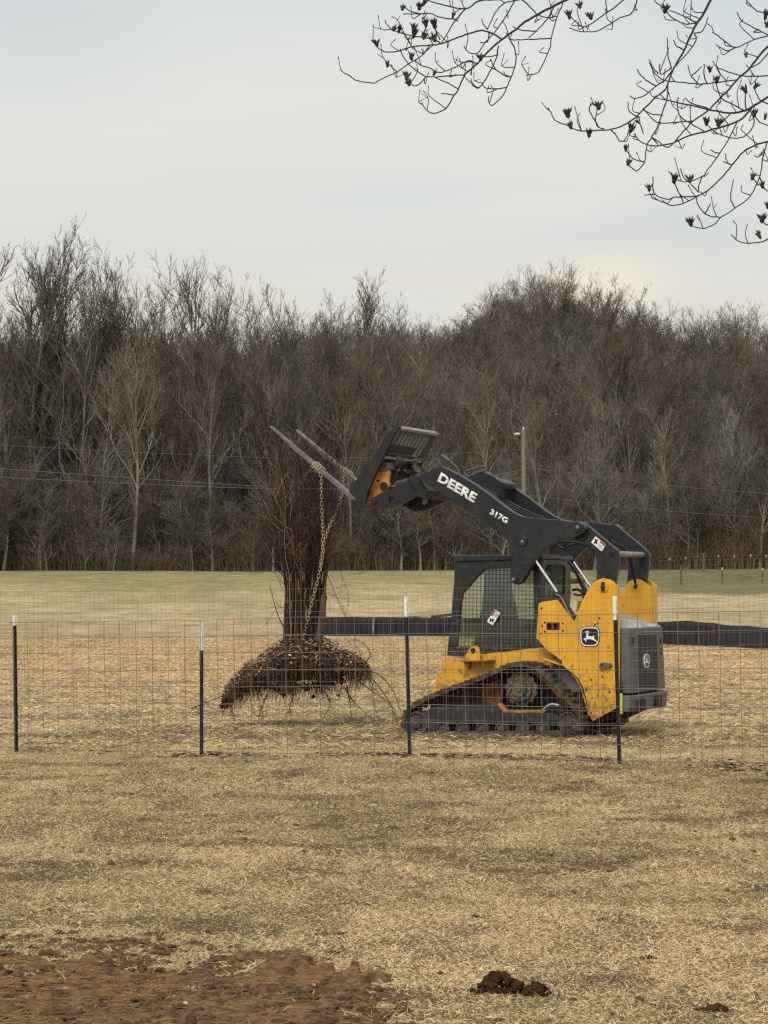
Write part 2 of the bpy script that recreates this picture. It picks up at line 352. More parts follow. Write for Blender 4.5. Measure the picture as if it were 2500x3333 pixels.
def sp(r):
    while 1:
        y = 7.6+2.7*r.random(); x = pxX(-80+1500*r.random(), y); m = float(soil_mask(np.array([x]), np.array([y]))[0])
        rimq = abs((HY+CH*F/y)-3165) < 60 and 1250+x/y*F > 650
        if m > .04 and (m < .8 or rimq or r.random() < .3): return x, y, 1
tag(obj('soil_clods', clod_mesh(4200, sp, 3, .003, .024), M_clod), kind='stuff')
def sp2(r):
    y = 8.2+12*r.random()**1.3; x = pxX(-50+2600*r.random(), y); return x, y, .6
tag(obj('soil_crumbs', clod_mesh(260, sp2, 8, .005, .04), M_clod), kind='stuff')
# straw bits lying on the bare soil
def straw_on_soil():
    r = np.random.default_rng(4); n = 22000; Y = 7+3.2*r.random(n); X = (r.random(n)*2-1)*(Y*.172+.3)
    k = soil_mask(X, Y) > .5; k &= r.random(n) < (.15+.9*sm(.5, .7, fbm(X*4, Y*4, 15, 2))); X, Y = X[k], Y[k]; n = len(X)
    Z = soil_z(X, Y)+.006; th = r.random(n)*6.283; l = .02+.05*r.random(n)
    p1 = np.stack([X+np.cos(th)*l, Y+np.sin(th)*l, Z+.008*r.random(n)], -1)
    sg = np.concatenate([np.stack([X, Y, Z, np.full(n, .0011)], -1), p1, np.full((n, 1), .0008)], 1)
    v, f, k = segs_mesh(sg, 3); c = np.repeat(np.array(srgb(196, 160, 112))*(.6+.5*r.random((n, 1))), k, 0)
    return mesh_np('straw', v, [f], M_grass, cols=c)
tag(straw_on_soil(), kind='stuff')
M_clump = mat('dark_clump', srgb(74, 54, 38), .95, col2=srgb(40, 29, 21), scale=22, bump=1, bscale=90, spec=.05)
def clump(px, py, wpx, hpx, label, seed):
    Y = CH*F/(py-HY); x = pxX(px, Y); s = wpx/F*Y/2
    bm = bmesh.new(); r = random.Random(seed)
    for i in range(90):
        a = r.random()*6.283; d = r.random()**.6
        cx = math.cos(a)*d*s; cy = math.sin(a)*d*s*.55; rr = s*(.07+.15*r.random())*(1.25-d*.7)
        k = bmesh.ops.create_icosphere(bm, subdivisions=2, radius=rr); off = r.random()*50
        for v in k['verts']:
            dd = v.co.normalized(); v.co = dd*rr*(1+.28*math.sin(dd.x*6+off)*math.cos(dd.y*7+off)+.2*math.sin(dd.z*11+off*3)+(r.random()-.5)*.16)
            v.co += Vector((cx, cy, rr*.35+(1-d)*hpx/F*Y*.55))
    o = obj('soil_clump', bm, M_clump); o.location = (x, Y, G(x, Y)-.01)
    return tag(o, label, 'soil clump')
clump(1630, 3230, 195, 120, 'large dark brown lump of dug earth on the grass right of the bare soil', 5)
clump(1745, 3242, 125, 80, 'smaller lump of earth at the right end of the large dark lump', 6)
clump(1958, 3000, 50, 22, 'small dark clod of earth on the grass above the large lump', 9)
clump(2110, 3122, 90, 14, 'low dark patch of scraped earth right of the large lump', 14)
clump(2230, 3116, 60, 12, 'small patch of scraped earth near the right edge, above the bottom patch', 15)
clump(2330, 3290, 150, 20, 'low flat patch of dug earth near the bottom right corner', 12)

# ------------------------------------------------------------------ the woods
M_bark = mat('bark', srgb(130, 123, 111), .9, col2=srgb(88, 80, 70), scale=1.2, spec=.1, objrand=.42, contrast=(.35, .7))
M_pale = mat('pale_bark', srgb(142, 135, 120), .9, col2=srgb(112, 102, 86), scale=.8, spec=.1, objrand=.15)
M_twig = mat('twigs', srgb(120, 109, 96), .9, col2=srgb(94, 81, 69), scale=.25, spec=.1, objrand=.42)
M_twigp = mat('pale_twigs', srgb(142, 132, 114), .9, col2=srgb(112, 100, 84), scale=.25, spec=.1, objrand=.1)
def gen_tree(seed, H=20, trunk_r=.24, low=.22, spread=.36, n1=24, lean=.03, up=.5, crook=.12):
    r = random.Random(seed); T = []; B = []; L1 = []
    def rv(): return Vector((r.uniform(-1, 1), r.uniform(-1, 1), r.uniform(-1, 1)))
    def branch(p, d, ln, rad, lev):
        n = (6, 4, 3, 2)[lev-1]; d = d.normalized(); pts = []; dst = L1 if lev == 1 else B
        for i in range(n):
            d = (d+rv()*(crook*(1.5, 1.3, .9, .6)[lev-1])+Vector((0, 0, up*(.2, .3, .35, .3)[lev-1]))).normalized(); p2 = p+d*(ln/n)
            a = rad*(1-i/n)+.0085; b = rad*(1-(i+1)/n)+.0075
            dst.append((*p, a, *p2, b)); p = p2; pts.append((p.copy(), d.copy(), (i+1)/n))
        if lev < 4:
            for k in range((7, 5, 3)[lev-1]):
                bp, bd, t = pts[min(n-1, int(r.random()*n))]; perp = bd.cross(rv()).normalized()
                ang = r.uniform(.35, .85); nd = bd*math.cos(ang)+perp*math.sin(ang)
                branch(bp, nd, ln*r.uniform(.36, .62)*(1.15-.45*t), rad*.52*(1.1-.55*t), lev+1)
    p = Vector((0, 0, -.4)); d = Vector((r.uniform(-lean, lean), r.uniform(-lean, lean), 1)).normalized(); n = 16; pts = []
    for i in range(n):
        d = (d+rv()*crook*.45+Vector((0, 0, .06))).normalized(); p2 = p+d*(H/n)*.92; a = trunk_r*(1-i/n)**.8+.02; b = trunk_r*(1-(i+1)/n)**.8+.02
        T.append((*p, a, *p2, b)); p = p2; pts.append((p.copy(), d.copy(), (i+1)/n))
    for k in range(n1):
        t = low+(1-low)*(k+r.random())/n1; bp, bd, _ = pts[min(n-1, int(t*n))]
        az = r.random()*6.283; ang = r.uniform(.5, 1.0)*(1-.45*t); nd = Vector((math.cos(az)*math.sin(ang), math.sin(az)*math.sin(ang), math.cos(ang)))
        ln = H*spread*(1-.5*t)*r.uniform(.6, 1.15); branch(bp, nd, ln, trunk_r*.5*(1-.6*t)+.015, 1)
    return T+L1, B
VAR = []; TOPS = []
specs = [dict(seed=1, spread=.44, n1=16, low=.32, up=.5), dict(seed=2, spread=.5, n1=15, low=.22, up=.42, crook=.16), dict(seed=3, spread=.38, n1=17, low=.38, up=.6),
         dict(seed=4, spread=.58, n1=14, low=.18, up=.4, crook=.18, lean=.2), dict(seed=5, spread=.48, n1=16, low=.28, up=.45), dict(seed=6, spread=.54, n1=15, low=.14, up=.45, crook=.18, lean=.12)]
for sp_ in specs:
    T, B = gen_tree(**sp_); tv, tf, _ = segs_mesh(T, 5); bv, bf, _ = segs_mesh(B, 3)
    VAR.append(((tv, tf), (bv, bf))); TOPS.append(np.sort(bv[:, 2])[-60])
tree_cols = {}
TREES = 'bare trees standing along the front edge of the wood'
made = {}
def place_tree(kind, px, Y, top_py, label, rot, pale=False):
    x = pxX(px, Y); z = G(x, Y); H = (CH+(HY-top_py)/F*Y)-z; s = H/TOPS[kind]
    t = empty('bare_tree', (x, Y, z-.1), rot); t.scale = (s*.95, s*.95, s)
    key = (kind, pale)
    if key not in made:
        (tv, tf), (bv, bf) = VAR[kind]
        a = mesh_np('trunk', tv, [tf], M_pale if pale else M_bark, t, smooth=True); b = mesh_np('crown', bv, [bf], M_twigp if pale else M_twig, t); made[key] = (a, b)
    else:
        for s_ in made[key]:
            c_ = s_.copy(); C.objects.link(c_); c_.parent = t
    return tag(t, label, 'tree', TREES)
# skyline trees, left part: (kind, column, depth, top row, label)
sky_trees = [
 (0, 30, 186, 665, 'tallest bare tree, at the far left end of the skyline'),
 (2, 130, 190, 760, 'tall slender bare tree right of the tallest one at the left edge'),
 (3, 235, 184, 775, 'dark leaning bare tree with a bare forked tip above the left skyline'),
 (4, 330, 190, 870, 'bare tree in the dip of the skyline right of the dark leaning tree'),
 (0, 440, 188, 835, 'rounded bare tree on the skyline above the leftmost pale trunk'),
 (5, 560, 184, 830, 'wide bare tree with dark slanting limbs on the left skyline'),
 (2, 650, 187, 815, 'tall narrow bare tree above the second fence post from the left'),
 (3, 740, 186, 860, 'bare tree with arching limbs on the skyline left of the bush'),
 (1, 880, 192, 905, 'round crowned bare tree on the skyline above the raised fork tips'),
 (4, 960, 190, 900, 'broad bare tree on the skyline above the bundle of stems'),
 (0, 1060, 196, 925, 'small round crowned bare tree on the skyline right of the bush'),
 (2, 1190, 192, 890, 'pointed bare tree alone on the skyline above the fork carriage'),
]
for i, (k, px, Y, tp, lb) in enumerate(sky_trees): place_tree(k, px, Y, tp, lb, i*1.7)
front = [
 (5, 20, 181, 1250, 'pale branching tree low at the left edge of the wood', 1), (1, 330, 182, 1080, 'thin pale trunk with crooked limbs in the left part of the wood', 1),
 (4, 430, 180, 1000, 'straight grey trunk, thickest in the left part of the wood', 1), (3, 900, 181, 1150, 'reddish brown bare tree right behind the raised bush', 0),
 (2, 1140, 180, 1180, 'dark trunk in the wood just left of the fork carriage', 0), (1, 1600, 181, 1240, 'crooked pale tree behind the lifting arms, left of the utility pole', 1),
 (5, 1790, 181, 1220, 'pale many limbed tree right beside the utility pole', 1), (3, 1960, 182, 1230, 'pale tree with fanning limbs right of the utility pole', 1),
 (1, 2180, 180, 1260, 'thin grey tree in the right part of the wood', 1), (4, 2400, 181, 1270, 'grey tree near the right edge of the wood', 1)]
for i, (k, px, Y, tp, lb, pale) in enumerate(front): place_tree(k, px, Y, tp, lb, 2+i*2.1, bool(pale))
xt = random.Random(123)
extra = [('tall finely twigged bare tree at the skyline ', 'just right of the tallest one', 95), ('finely twigged bare tree at the skyline ', 'in the gap beside the leftmost tall tree', 90), ('finely twigged bare tree at the skyline ', 'over the first thin pale trunk', 190), ('finely twigged bare tree at the skyline ', 'over the leftmost pair of wires', 280), ('finely twigged bare tree at the skyline ', 'left of the rounded tree', 385),
         ('finely twigged bare tree at the skyline ', 'right of the rounded tree', 505), ('finely twigged bare tree at the skyline ', 'left of the tree above the second post', 605), ('finely twigged bare tree at the skyline ', 'left of the arching limbed tree', 700), ('finely twigged bare tree at the skyline ', 'right of the arching limbed tree', 800),
         ('finely twigged bare tree at the skyline ', 'between the two round crowns above the bush', 920), ('finely twigged bare tree at the skyline ', 'left of the pointed lone tree', 1110), ('finely twigged bare tree at the skyline ', 'just before the ridge rises', 1280)]
for i, (a, b, px) in enumerate(extra): place_tree((0, 4, 1)[i % 3], px, xt.uniform(186, 198), np.interp(px, [0, 130, 250, 700, 1300], [700, 730, 865, 900, 975])+xt.uniform(-15, 35), a+b, xt.random()*6.28)
rr = random.Random(77)
marks = [(-200, 'beyond the left edge of the picture'), (50, 'above the leftmost steel post'), (200, 'between the leftmost post and the thin pale trunk'), (350, 'beside the thin pale crooked trunk'), (470, 'beside the straight grey trunk'), (600, 'left of the second steel post'), (720, 'right of the second steel post'),
         (850, 'above the nearer fork tip'), (985, 'above the raised bush'), (1120, 'above the chains'), (1250, 'left of the fork carriage'), (1380, 'above the fork carriage'), (1500, 'above the white lettering on the arm'), (1620, 'just left of the utility pole'), (1760, 'just right of the utility pole'),
         (1900, 'above the rear links of the loader'), (2050, 'above the white bar between the links'), (2200, 'left of the tall wooden pasture post'), (2330, 'above the middle of the far post row'), (2450, 'above the right end of the far post row'), (2700, 'beyond the right edge of the picture')]
used_l = set()
def wood_label(px, Y, tp):
    k = min(marks, key=lambda m: abs(m[0]-px))[1]
    for a in ('bare brown tree ', 'darker bare tree ', 'thinner bare tree ', 'low spreading bare tree ', 'smaller bare tree '):
        if a+k not in used_l: used_l.add(a+k); return a+k
    return 'bare brown tree crowded among others along the edge of the wood'
for i in range(46):
    px = -350+i*70+rr.uniform(-25, 25); Y = rr.uniform(181, 200); tp = rr.uniform(1080, 1300) if px > 1250 else rr.uniform(1000, 1180)
    place_tree(rr.randrange(6), px, Y, tp, wood_label(px, Y, tp), rr.random()*6.28)
# the wooded hillside behind: one mass
def forest_mass():
    r = np.random.default_rng(5); n = 900
    Y = 196+150*r.random(n)**.85; X = (r.random(n)*2-1)*(Y*.17+38)
    Z = gz(X, Y)-.2
    # ridge crest row
    m = 230; Yc = 322+20*r.random(m); Xc = (r.random(m)*2-1)*110; Zc = gz(Xc, Yc)-.2
    # young growth and bushes along the foot of the wood
    kb = 420; Yb = 177.2+13*r.random(kb); Xb = (r.random(kb)*2-1)*46; Zb = gz(Xb, Yb)-.1
    X = np.concatenate([X, Xc, Xb]); Y = np.concatenate([Y, Yc, Yb]); Z = np.concatenate([Z, Zc, Zb]); n += m+kb
    me = bpy.data.meshes.new('wooded_hillside'); me.vertices.add(n); me.vertices.foreach_set('co', np.stack([X, Y, Z], -1).astype(np.float32).ravel())
    a = me.attributes.new('kind_id', 'INT', 'POINT'); a.data.foreach_set('value', r.integers(0, 6, n).astype(np.int32))
    rot = np.zeros((n, 3), dtype=np.float32); rot[:, 2] = r.random(n)*6.283; a = me.attributes.new('rot', 'FLOAT_VECTOR', 'POINT'); a.data.foreach_set('vector', rot.ravel())
    s = (.56+.3*r.random(n)).astype(np.float32); s[-kb:] = (.12+.3*r.random(kb)**1.3); sc = np.stack([s*1.25, s*1.25, s], -1); sc[-kb:, :2] *= 1.3; a = me.attributes.new('scl', 'FLOAT_VECTOR', 'POINT'); a.data.foreach_set('vector', sc.astype(np.float32).ravel())
    o = bpy.data.objects.new('wooded_hillside', me); C.objects.link(o)
    g = bpy.data.node_groups.new('scatter_trees', 'GeometryNodeTree'); g.interface.new_socket('Geometry', in_out='INPUT', socket_type='NodeSocketGeometry'); g.interface.new_socket('Geometry', in_out='OUTPUT', socket_type='NodeSocketGeometry')
    gi = g.nodes.new('NodeGroupInput'); go = g.nodes.new('NodeGroupOutput'); jn = g.nodes.new('GeometryNodeJoinGeometry')
    def na(nm, ty):
        x = g.nodes.new('GeometryNodeInputNamedAttribute'); x.data_type = ty; x.inputs[0].default_value = nm; return next(s for s in x.outputs if s.enabled and s.name == 'Attribute')
    kid, rt, sl_ = na('kind_id', 'INT'), na('rot', 'FLOAT_VECTOR'), na('scl', 'FLOAT_VECTOR')
    for k in range(6):
        key = (k, False) if (k, False) in made else (k, True)
        j2 = g.nodes.new('GeometryNodeJoinGeometry')
        for so_ in made[key]:
            oi = g.nodes.new('GeometryNodeObjectInfo'); oi.transform_space = 'ORIGINAL'; oi.inputs[0].default_value = so_; oi.inputs[1].default_value = True; g.links.new(oi.outputs['Geometry'], j2.inputs[0])
        gt = g.nodes.new('GeometryNodeGeometryToInstance'); g.links.new(j2.outputs[0], gt.inputs[0])
        cp = g.nodes.new('FunctionNodeCompare'); cp.data_type = 'INT'; cp.operation = 'EQUAL'
        ii = [s for s in cp.inputs if s.enabled and s.type == 'INT']; g.links.new(kid, ii[0]); ii[1].default_value = k
        ip = g.nodes.new('GeometryNodeInstanceOnPoints'); g.links.new(gi.outputs[0], ip.inputs['Points']); g.links.new(cp.outputs[0], ip.inputs['Selection']); g.links.new(gt.outputs[0], ip.inputs['Instance'])
        g.links.new(rt, ip.inputs['Rotation']); g.links.new(sl_, ip.inputs['Scale']); g.links.new(ip.outputs[0], jn.inputs[0])
    g.links.new(jn.outputs[0], go.inputs[0])
    md = o.modifiers.new('scatter', 'NODES'); md.node_group = g
    return o
tag(forest_mass(), 'bare brown wood covering the hillside behind the field', 'woods', kind='stuff')
def thicket():
    r = np.random.default_rng(9); n = 24000
    X = (r.random(n)*2-1)*46; Y = 177.3+1.6*fbm(X*.3, X*0, 77, 3)+9*r.random(n)**1.2; den = .35+.9*fbm(X*.15, Y*.3, 12, 3); k = r.random(n) < den; X, Y = X[k], Y[k]; n = len(X); Z = gz(X, Y)
    right = sm(18, 30, X); h = (.6+1.7*r.random(n)**1.8)*(1+.5*right)*(.6+.9*fbm(X*.25, Y*.2, 19, 2)); h = h*(1+1.1*(r.random(n) < .1))*(.45+1.1*fbm(X*.5, Y*.3, 29, 3))*1.1
    th = r.random(n)*6.283; ln = (.1+1.1*r.random(n)**1.5)*h; sg = []; P = np.stack([X, Y, Z], -1); d = np.stack([np.cos(th)*ln, np.sin(th)*ln, h], -1)
    def pt(t): return P+np.stack([d[:, 0]*t*t, d[:, 1]*t*t, d[:, 2]*(1.3*t-.3*t*t)], -1)
    rad = .012+.012*r.random(n)
    tt = (0, .4, .75, 1)
    for a, b in zip(tt, tt[1:]): sg.append(np.concatenate([pt(a), (rad*(1-.5*a))[:, None], pt(b), (rad*(1-.5*b))[:, None]], 1))
    for k in range(4):
        t = .3+.6*r.random(n); base = P+np.stack([d[:, 0]*t*t, d[:, 1]*t*t, d[:, 2]*(1.3*t-.3*t*t)], -1); e = base+np.stack([(r.random(n)-.5)*.9, (r.random(n)-.5)*.9, .2+.6*r.random(n)], -1)
        sg.append(np.concatenate([base, (rad*.6)[:, None], e, (rad*.4)[:, None]], 1))
    ns = len(sg); sg = np.concatenate(sg); v, f, k = segs_mesh(sg, 3)
    c1 = np.array(srgb(112, 98, 84)); c2 = np.array(srgb(136, 114, 90)); c0 = c1*(1-right[:, None])+c2*right[:, None]; c0 = c0*(.6+.7*r.random((n, 1)))
    return mesh_np('undergrowth', v, [f], M_leaf, cols=np.repeat(np.tile(c0, (ns, 1)), k, 0))
tag(thicket(), kind='stuff')
# ------------------------------------------------------------------ utility pole and wires
M_pole = mat('weathered_pole', srgb(136, 128, 114), .9, col2=srgb(104, 95, 82), scale=3, stretch=(8, 8, .6))
M_steel = mat('galvanised', srgb(150, 150, 148), .55, .3, col2=srgb(120, 118, 112), scale=5)
M_lamp = mat('lamp_glass', srgb(196, 198, 196), .3)
PY = 158
pz = G(pxX(1707, PY), PY); pt = W(1703, 1398, PY); up_ = empty('utility_pole', (pxX(1707, PY), PY, pz))
tag(up_, 'weathered wooden utility pole with a lamp at its top in front of the wood', 'utility pole')
hp = pt.z-pz
tubes('pole', [([(0, 0, -.3), (-.03, 0, hp*.5), (-.07, 0, hp)], .2, .14)], M_pole, up_, 10)
tubes('lamp_arm', [(smooth_poly([(-.1, 0, hp-.5), (-.3, -.1, hp-.2), (-.55, -.2, hp-.28)], 4), .035, .03)], M_steel, up_, 6)
bm = bmesh.new(); bmesh.ops.create_uvsphere(bm, u_segments=10, v_segments=8, radius=.16, matrix=Matrix.Translation((-.52, -.2, hp-.33))@Matrix.Diagonal((1.5, .9, .6, 1))); obj('lamp', bm, M_lamp, up_, smooth=True)
bm = bmesh.new(); bmesh.ops.create_cone(bm, cap_ends=True, segments=10, radius1=.08, radius2=.06, depth=.2, matrix=Matrix.Translation((-.07, 0, hp+.08))); obj('pole_cap', bm, M_lamp, up_)
M_wire = mat('overhead_wire', srgb(104, 100, 92), .7)
def wire(cols, label, r=.019):
    pts = [W(x, y, PY) for x, y in cols]; tag(tubes('overhead_wire', [(smooth_poly(pts, 10), r, r)], M_wire, None, 4), label, 'wire', 'overhead wires strung to the utility pole')
wire([(-300, 1502), (0, 1525), (430, 1556), (850, 1583), (1165, 1592), (1450, 1575), (1700, 1530)], 'upper of the two pale overhead wires crossing the left half of the wood')
wire([(-300, 1532), (0, 1553), (430, 1574), (850, 1590), (1200, 1592), (1500, 1580), (1700, 1556)], 'lower of the two pale overhead wires crossing the left half of the wood')
wire([(1705, 1522), (1900, 1545), (2200, 1582), (2500, 1606), (2800, 1615)], 'overhead wire running from the utility pole to the right edge', .013)
wire([(1705, 1610), (1900, 1635), (2200, 1665), (2500, 1685), (2800, 1692)], 'lower faint overhead wire right of the utility pole', .012)
wire([(-300, 1425), (0, 1448), (500, 1475), (1000, 1492), (1400, 1480), (1700, 1462)], 'highest and faintest overhead wire, left of the utility pole', .01)

# ------------------------------------------------------------------ far fence posts on the right
M_fpost = mat('far_post', srgb(96, 92, 74), .8, col2=srgb(70, 66, 52), scale=6); M_white = mat('white_paint', srgb(244, 244, 240), .6, col2=srgb(214, 212, 204), scale=30)
M_gwood = mat('grey_wood', srgb(110, 100, 84), .9, col2=srgb(82, 74, 62), scale=8)
M_tipd = mat('dull_white_tip', srgb(186, 184, 172), .7)
def far_post(px, top, bot, Y, wood, label):
    a = W(px, top, Y); z = G(a.x, Y)
    t = empty('fence_post', (a.x, Y, z)); h = (bot-top)/F*Y
    tubes('post', [([(0, 0, -.1), (0, 0, h-(.0 if wood else .16))], .075 if wood else .04, .07 if wood else .04)], M_gwood if wood else M_fpost, t, 6)
    if not wood: tubes('post_tip', [([(0, 0, h-.16), (0, 0, h)], .05, .05)], M_tipd, t, 6)
    tag(t, label, 'fence post', 'distant fence posts in the pasture on the right')
fp = [('M', 478, 195, 360, 0, 'first white tipped post of the far row, counted from the left'), ('M', 672, 190, 370, 0, 'second white tipped post of the far row, counted from the left'),
      ('M', 885, 175, 395, 1, 'taller wooden post without a white tip in the far row'), ('M', 1065, 200, 395, 0, 'white tipped post just right of the tall wooden post in the far row'),
      ('M', 1255, 205, 395, 0, 'third white tipped post from the right in the far row'), ('M', 1452, 200, 395, 0, 'second white tipped post from the right in the far row'), ('M', 1635, 200, 385, 0, 'rightmost white tipped post of the far row')]
for c_, x, a, b, wd, lb in fp:
    (px, ty), (_, by) = q(c_, [(x, a), (x, b)]); far_post(px, ty, by, 166, wd, lb)
for x, a, b, wd, lb in ((615, 250, 475, 1, 'dark wooden post at the left end of the nearer distant row'), (1110, 305, 500, 0, 'white tipped leaning post in the middle of the nearer distant row'), (1592, 340, 515, 0, 'white tipped post at the right end of the nearer distant row')):
    (px, ty), (_, by) = q('M', [(x, a), (x, b)]); far_post(px, ty, by, 140, wd, lb)
def farwires(Y, zs, x0, x1, label):
    for h, nm in zip(zs, ('lowest', 'second', 'third')):
        X = np.linspace(x0, x1, 30); Z = gz(X, np.full(30, Y))+h; tag(tubes('fence_wire', [([(a, Y-.05, b) for a, b in zip(X, Z)], .008, .008)], M_wire, None, 3), nm+' '+label, 'fence wire', 'wires of the distant pasture fences')
farwires(166, (.5, .85, 1.1), pxX(2140, 166), pxX(2700, 166), 'thin wire, counted upwards, strung along the far row of pasture posts')
farwires(140, (.5, .8), pxX(2200, 140), pxX(2700, 140), 'thin wire, counted upwards, strung along the nearer distant row of posts')

# ------------------------------------------------------------------ silt fence
M_silt = mat('black_fabric', srgb(18, 20, 24), .8, col2=srgb(36, 39, 45), scale=1.5, bump=.4, bscale=4, stretch=(6, 6, 1)); M_stake = mat('pine_stake', srgb(186, 164, 128), .85, col2=srgb(150, 126, 94), scale=10)
sf = empty('silt_fence', (pxX(1500, 75), 75, G(pxX(1500, 75), 75))); tag(sf, 'long low black fabric silt fence on wooden stakes crossing the field behind the loader', 'silt fence')
def silt():
    px = np.linspace(1030, 2900, 260); Y = np.interp(px, [1030, 1475, 2150, 2300, 2500, 2900], [75, 75, 65, 63.5, 60.2, 54])
    top = np.interp(px, [1030, 1200, 1470, 2150, 2250, 2350, 2500, 2900], [2006, 2007, 2008, 2022, 2019, 2031, 2041, 2060])
    top = top+np.array([2.5*abs(math.sin(i*.21)) for i in range(260)])
    bot = np.interp(px, [1030, 1200, 1475, 2150, 2300, 2400, 2500, 2900], [2076, 2077, 2074, 2102, 2106, 2112, 2120, 2150])
    V = []; 
    for off in (0, .012):
        for t in np.linspace(0, 1, 6):
            py = bot+(top-bot)*t; yy = Y+off+.05*np.sin(px*.05+t*2)*(1-t*.5)+(.03*np.sin(px*.21))
            V.append(np.stack([(px-1250)/F*Y, yy, CH+(HY-py)/F*Y-(.15 if t == 0 else 0)], -1))
    V = np.stack(V)                     # 12,260,3
    idx = np.arange(12*260).reshape(12, 260); f = []
    for a in list(range(5))+list(range(6, 11)): f.append(np.stack([idx[a, :-1], idx[a, 1:], idx[a+1, 1:], idx[a+1, :-1]], -1))
    f.append(np.stack([idx[5, :-1], idx[5, 1:], idx[11, 1:], idx[11, :-1]], -1)); v = V.reshape(-1, 3)-np.array(sf.location)
    mesh_np('fabric', v, [np.concatenate(f)], M_silt, sf, smooth=True)
silt()
def stake(px, top, bot, lean, Y):
    a = W(px, bot, Y)-sf.location; b = W(px+lean, top, Y)-sf.location; a.z -= .1
    bm = bmesh.new(); d = b-a
    bmesh.ops.create_cube(bm, size=1, matrix=Matrix.Translation((a+b)/2)@d.to_track_quat('Z', 'Y').to_matrix().to_4x4()@Matrix.Diagonal((.045, .03, d.length, 1))); obj('stake', bm, M_stake, sf)
stake(1212, 2004, 2080, 6, 74.8); stake(2236, 2018, 2104, 14, 64.1); stake(1900, 2010, 2090, 4, 68.3); stake(2640, 2040, 2125, 5, 57.5); stake(1560, 2003, 2080, 4, 73.5)
bm = bmesh.new(); a = W(1400, 2006, 74.8); bmesh.ops.create_cube(bm, size=1, matrix=Matrix.Translation(W(1440, 2004, 74.6)-sf.location)@Matrix.Rotation(R(-6), 4, 'Y')@Matrix.Diagonal((.75, .03, .09, 1))); obj('fabric_fold', bm, M_silt, sf)
# survey stake and little flag left of the bush
t = W(782, 2063, 82); b = W(780, 2000, 82); z = G(t.x, 82)
o = tubes('survey_stake', [([(t.x, 82, z-.1), (t.x+.03, 82, z+.72)], .02, .02)], M_stake, None, 5); tag(o, 'thin pale wooden stake standing in the field left of the bush', 'stake')
ff = W(760, 2057, 80); zf = G(ff.x, 80); fl = empty('marker_flag', (ff.x, 80, zf)); tag(fl, 'tiny orange marker flag on a wire left of the pale stake', 'flag')
tubes('wire', [([(0, 0, 0), (0, 0, .3)], .004, .004)], M_steel, fl, 4)
bm = bmesh.new(); bmesh.ops.create_cube(bm, size=1, matrix=Matrix.Translation((.05, 0, .25))@Matrix.Diagonal((.09, .004, .12, 1))); obj('flag', bm, mat('orange_flag', srgb(235, 120, 90), .7), fl)

# ------------------------------------------------------------------ near fence
M_tpost = mat('green_post_paint', srgb(30, 40, 40), .55, col2=srgb(20, 26, 28), scale=20); M_rust = mat('post_foot', srgb(52, 46, 42), .9)
def t_post(px, top, wend, bot, Ys, label, lean=0):
    base = W(px+lean, bot, Ys); z = G(base.x, Ys); t = empty('fence_post', (base.x, Ys, z))
    h = (z*0+(W(px, top, Ys).z-z)); hw_ = W(px, wend, Ys).z-z; lx = -lean/F*Ys
    def prof(z0, z1, nm, m, g=0):
        bm = bmesh.new()
        for (cx, cy, sx, sy) in ((0, 0, .034+g, .006+g), (0, -.016, .006+g, .034)):
            k = bmesh.ops.create_cube(bm, size=1)
            for v in k['verts']:
                zz = z0 if v.co.z < 0 else z1; v.co = Vector((v.co.x*sx+cx+lx*zz/h, v.co.y*sy+cy, zz))
        if nm == 'post':
            n = int((z1-z0)/.055)
            for i in range(n):
                zz = z0+.05+i*.055
                if zz < z1-.02: bmesh.ops.create_cube(bm, size=1, matrix=Matrix.Translation((lx*zz/h, -.036, zz))@Matrix.Diagonal((.010, .008, .016, 1)))
        return obj(nm, bm, m, t)
    prof(-.15, hw_, 'post', M_tpost); prof(hw_, h, 'post_tip', M_white, .0006)
    tag(t, label, 'fence post', 'steel posts carrying the near wire fence'); return t
posts = [(48, 2003, 2036, 2421, 'leftmost steel fence post, dark green with a short white tip', 6), (656, 2030, 2117, 2452, 'second steel fence post from the left, with the longest white tip, left of the bush', 0),
         (1322, 1941, 2009, 2450, 'steel fence post with a tall white tip standing in front of the track nose', 12), (2001, 1941, 2018, 2478, 'steel fence post in front of the rear grille of the loader', 16)]
for px, tp, we, bt, lb, ln in posts: t_post(px, tp, we, bt, fy(px)+.02, lb, ln)
t_post(-640, 1980, 2030, 2400, fy(-640), 'steel fence post beyond the left edge', 0); t_post(2720, 1930, 2010, 2500, fy(2720), 'steel fence post beyond the right edge', 0)
M_fence = mat('galvanised_wire', srgb(136, 130, 122), .5, .2, col2=srgb(104, 96, 88), scale=3)
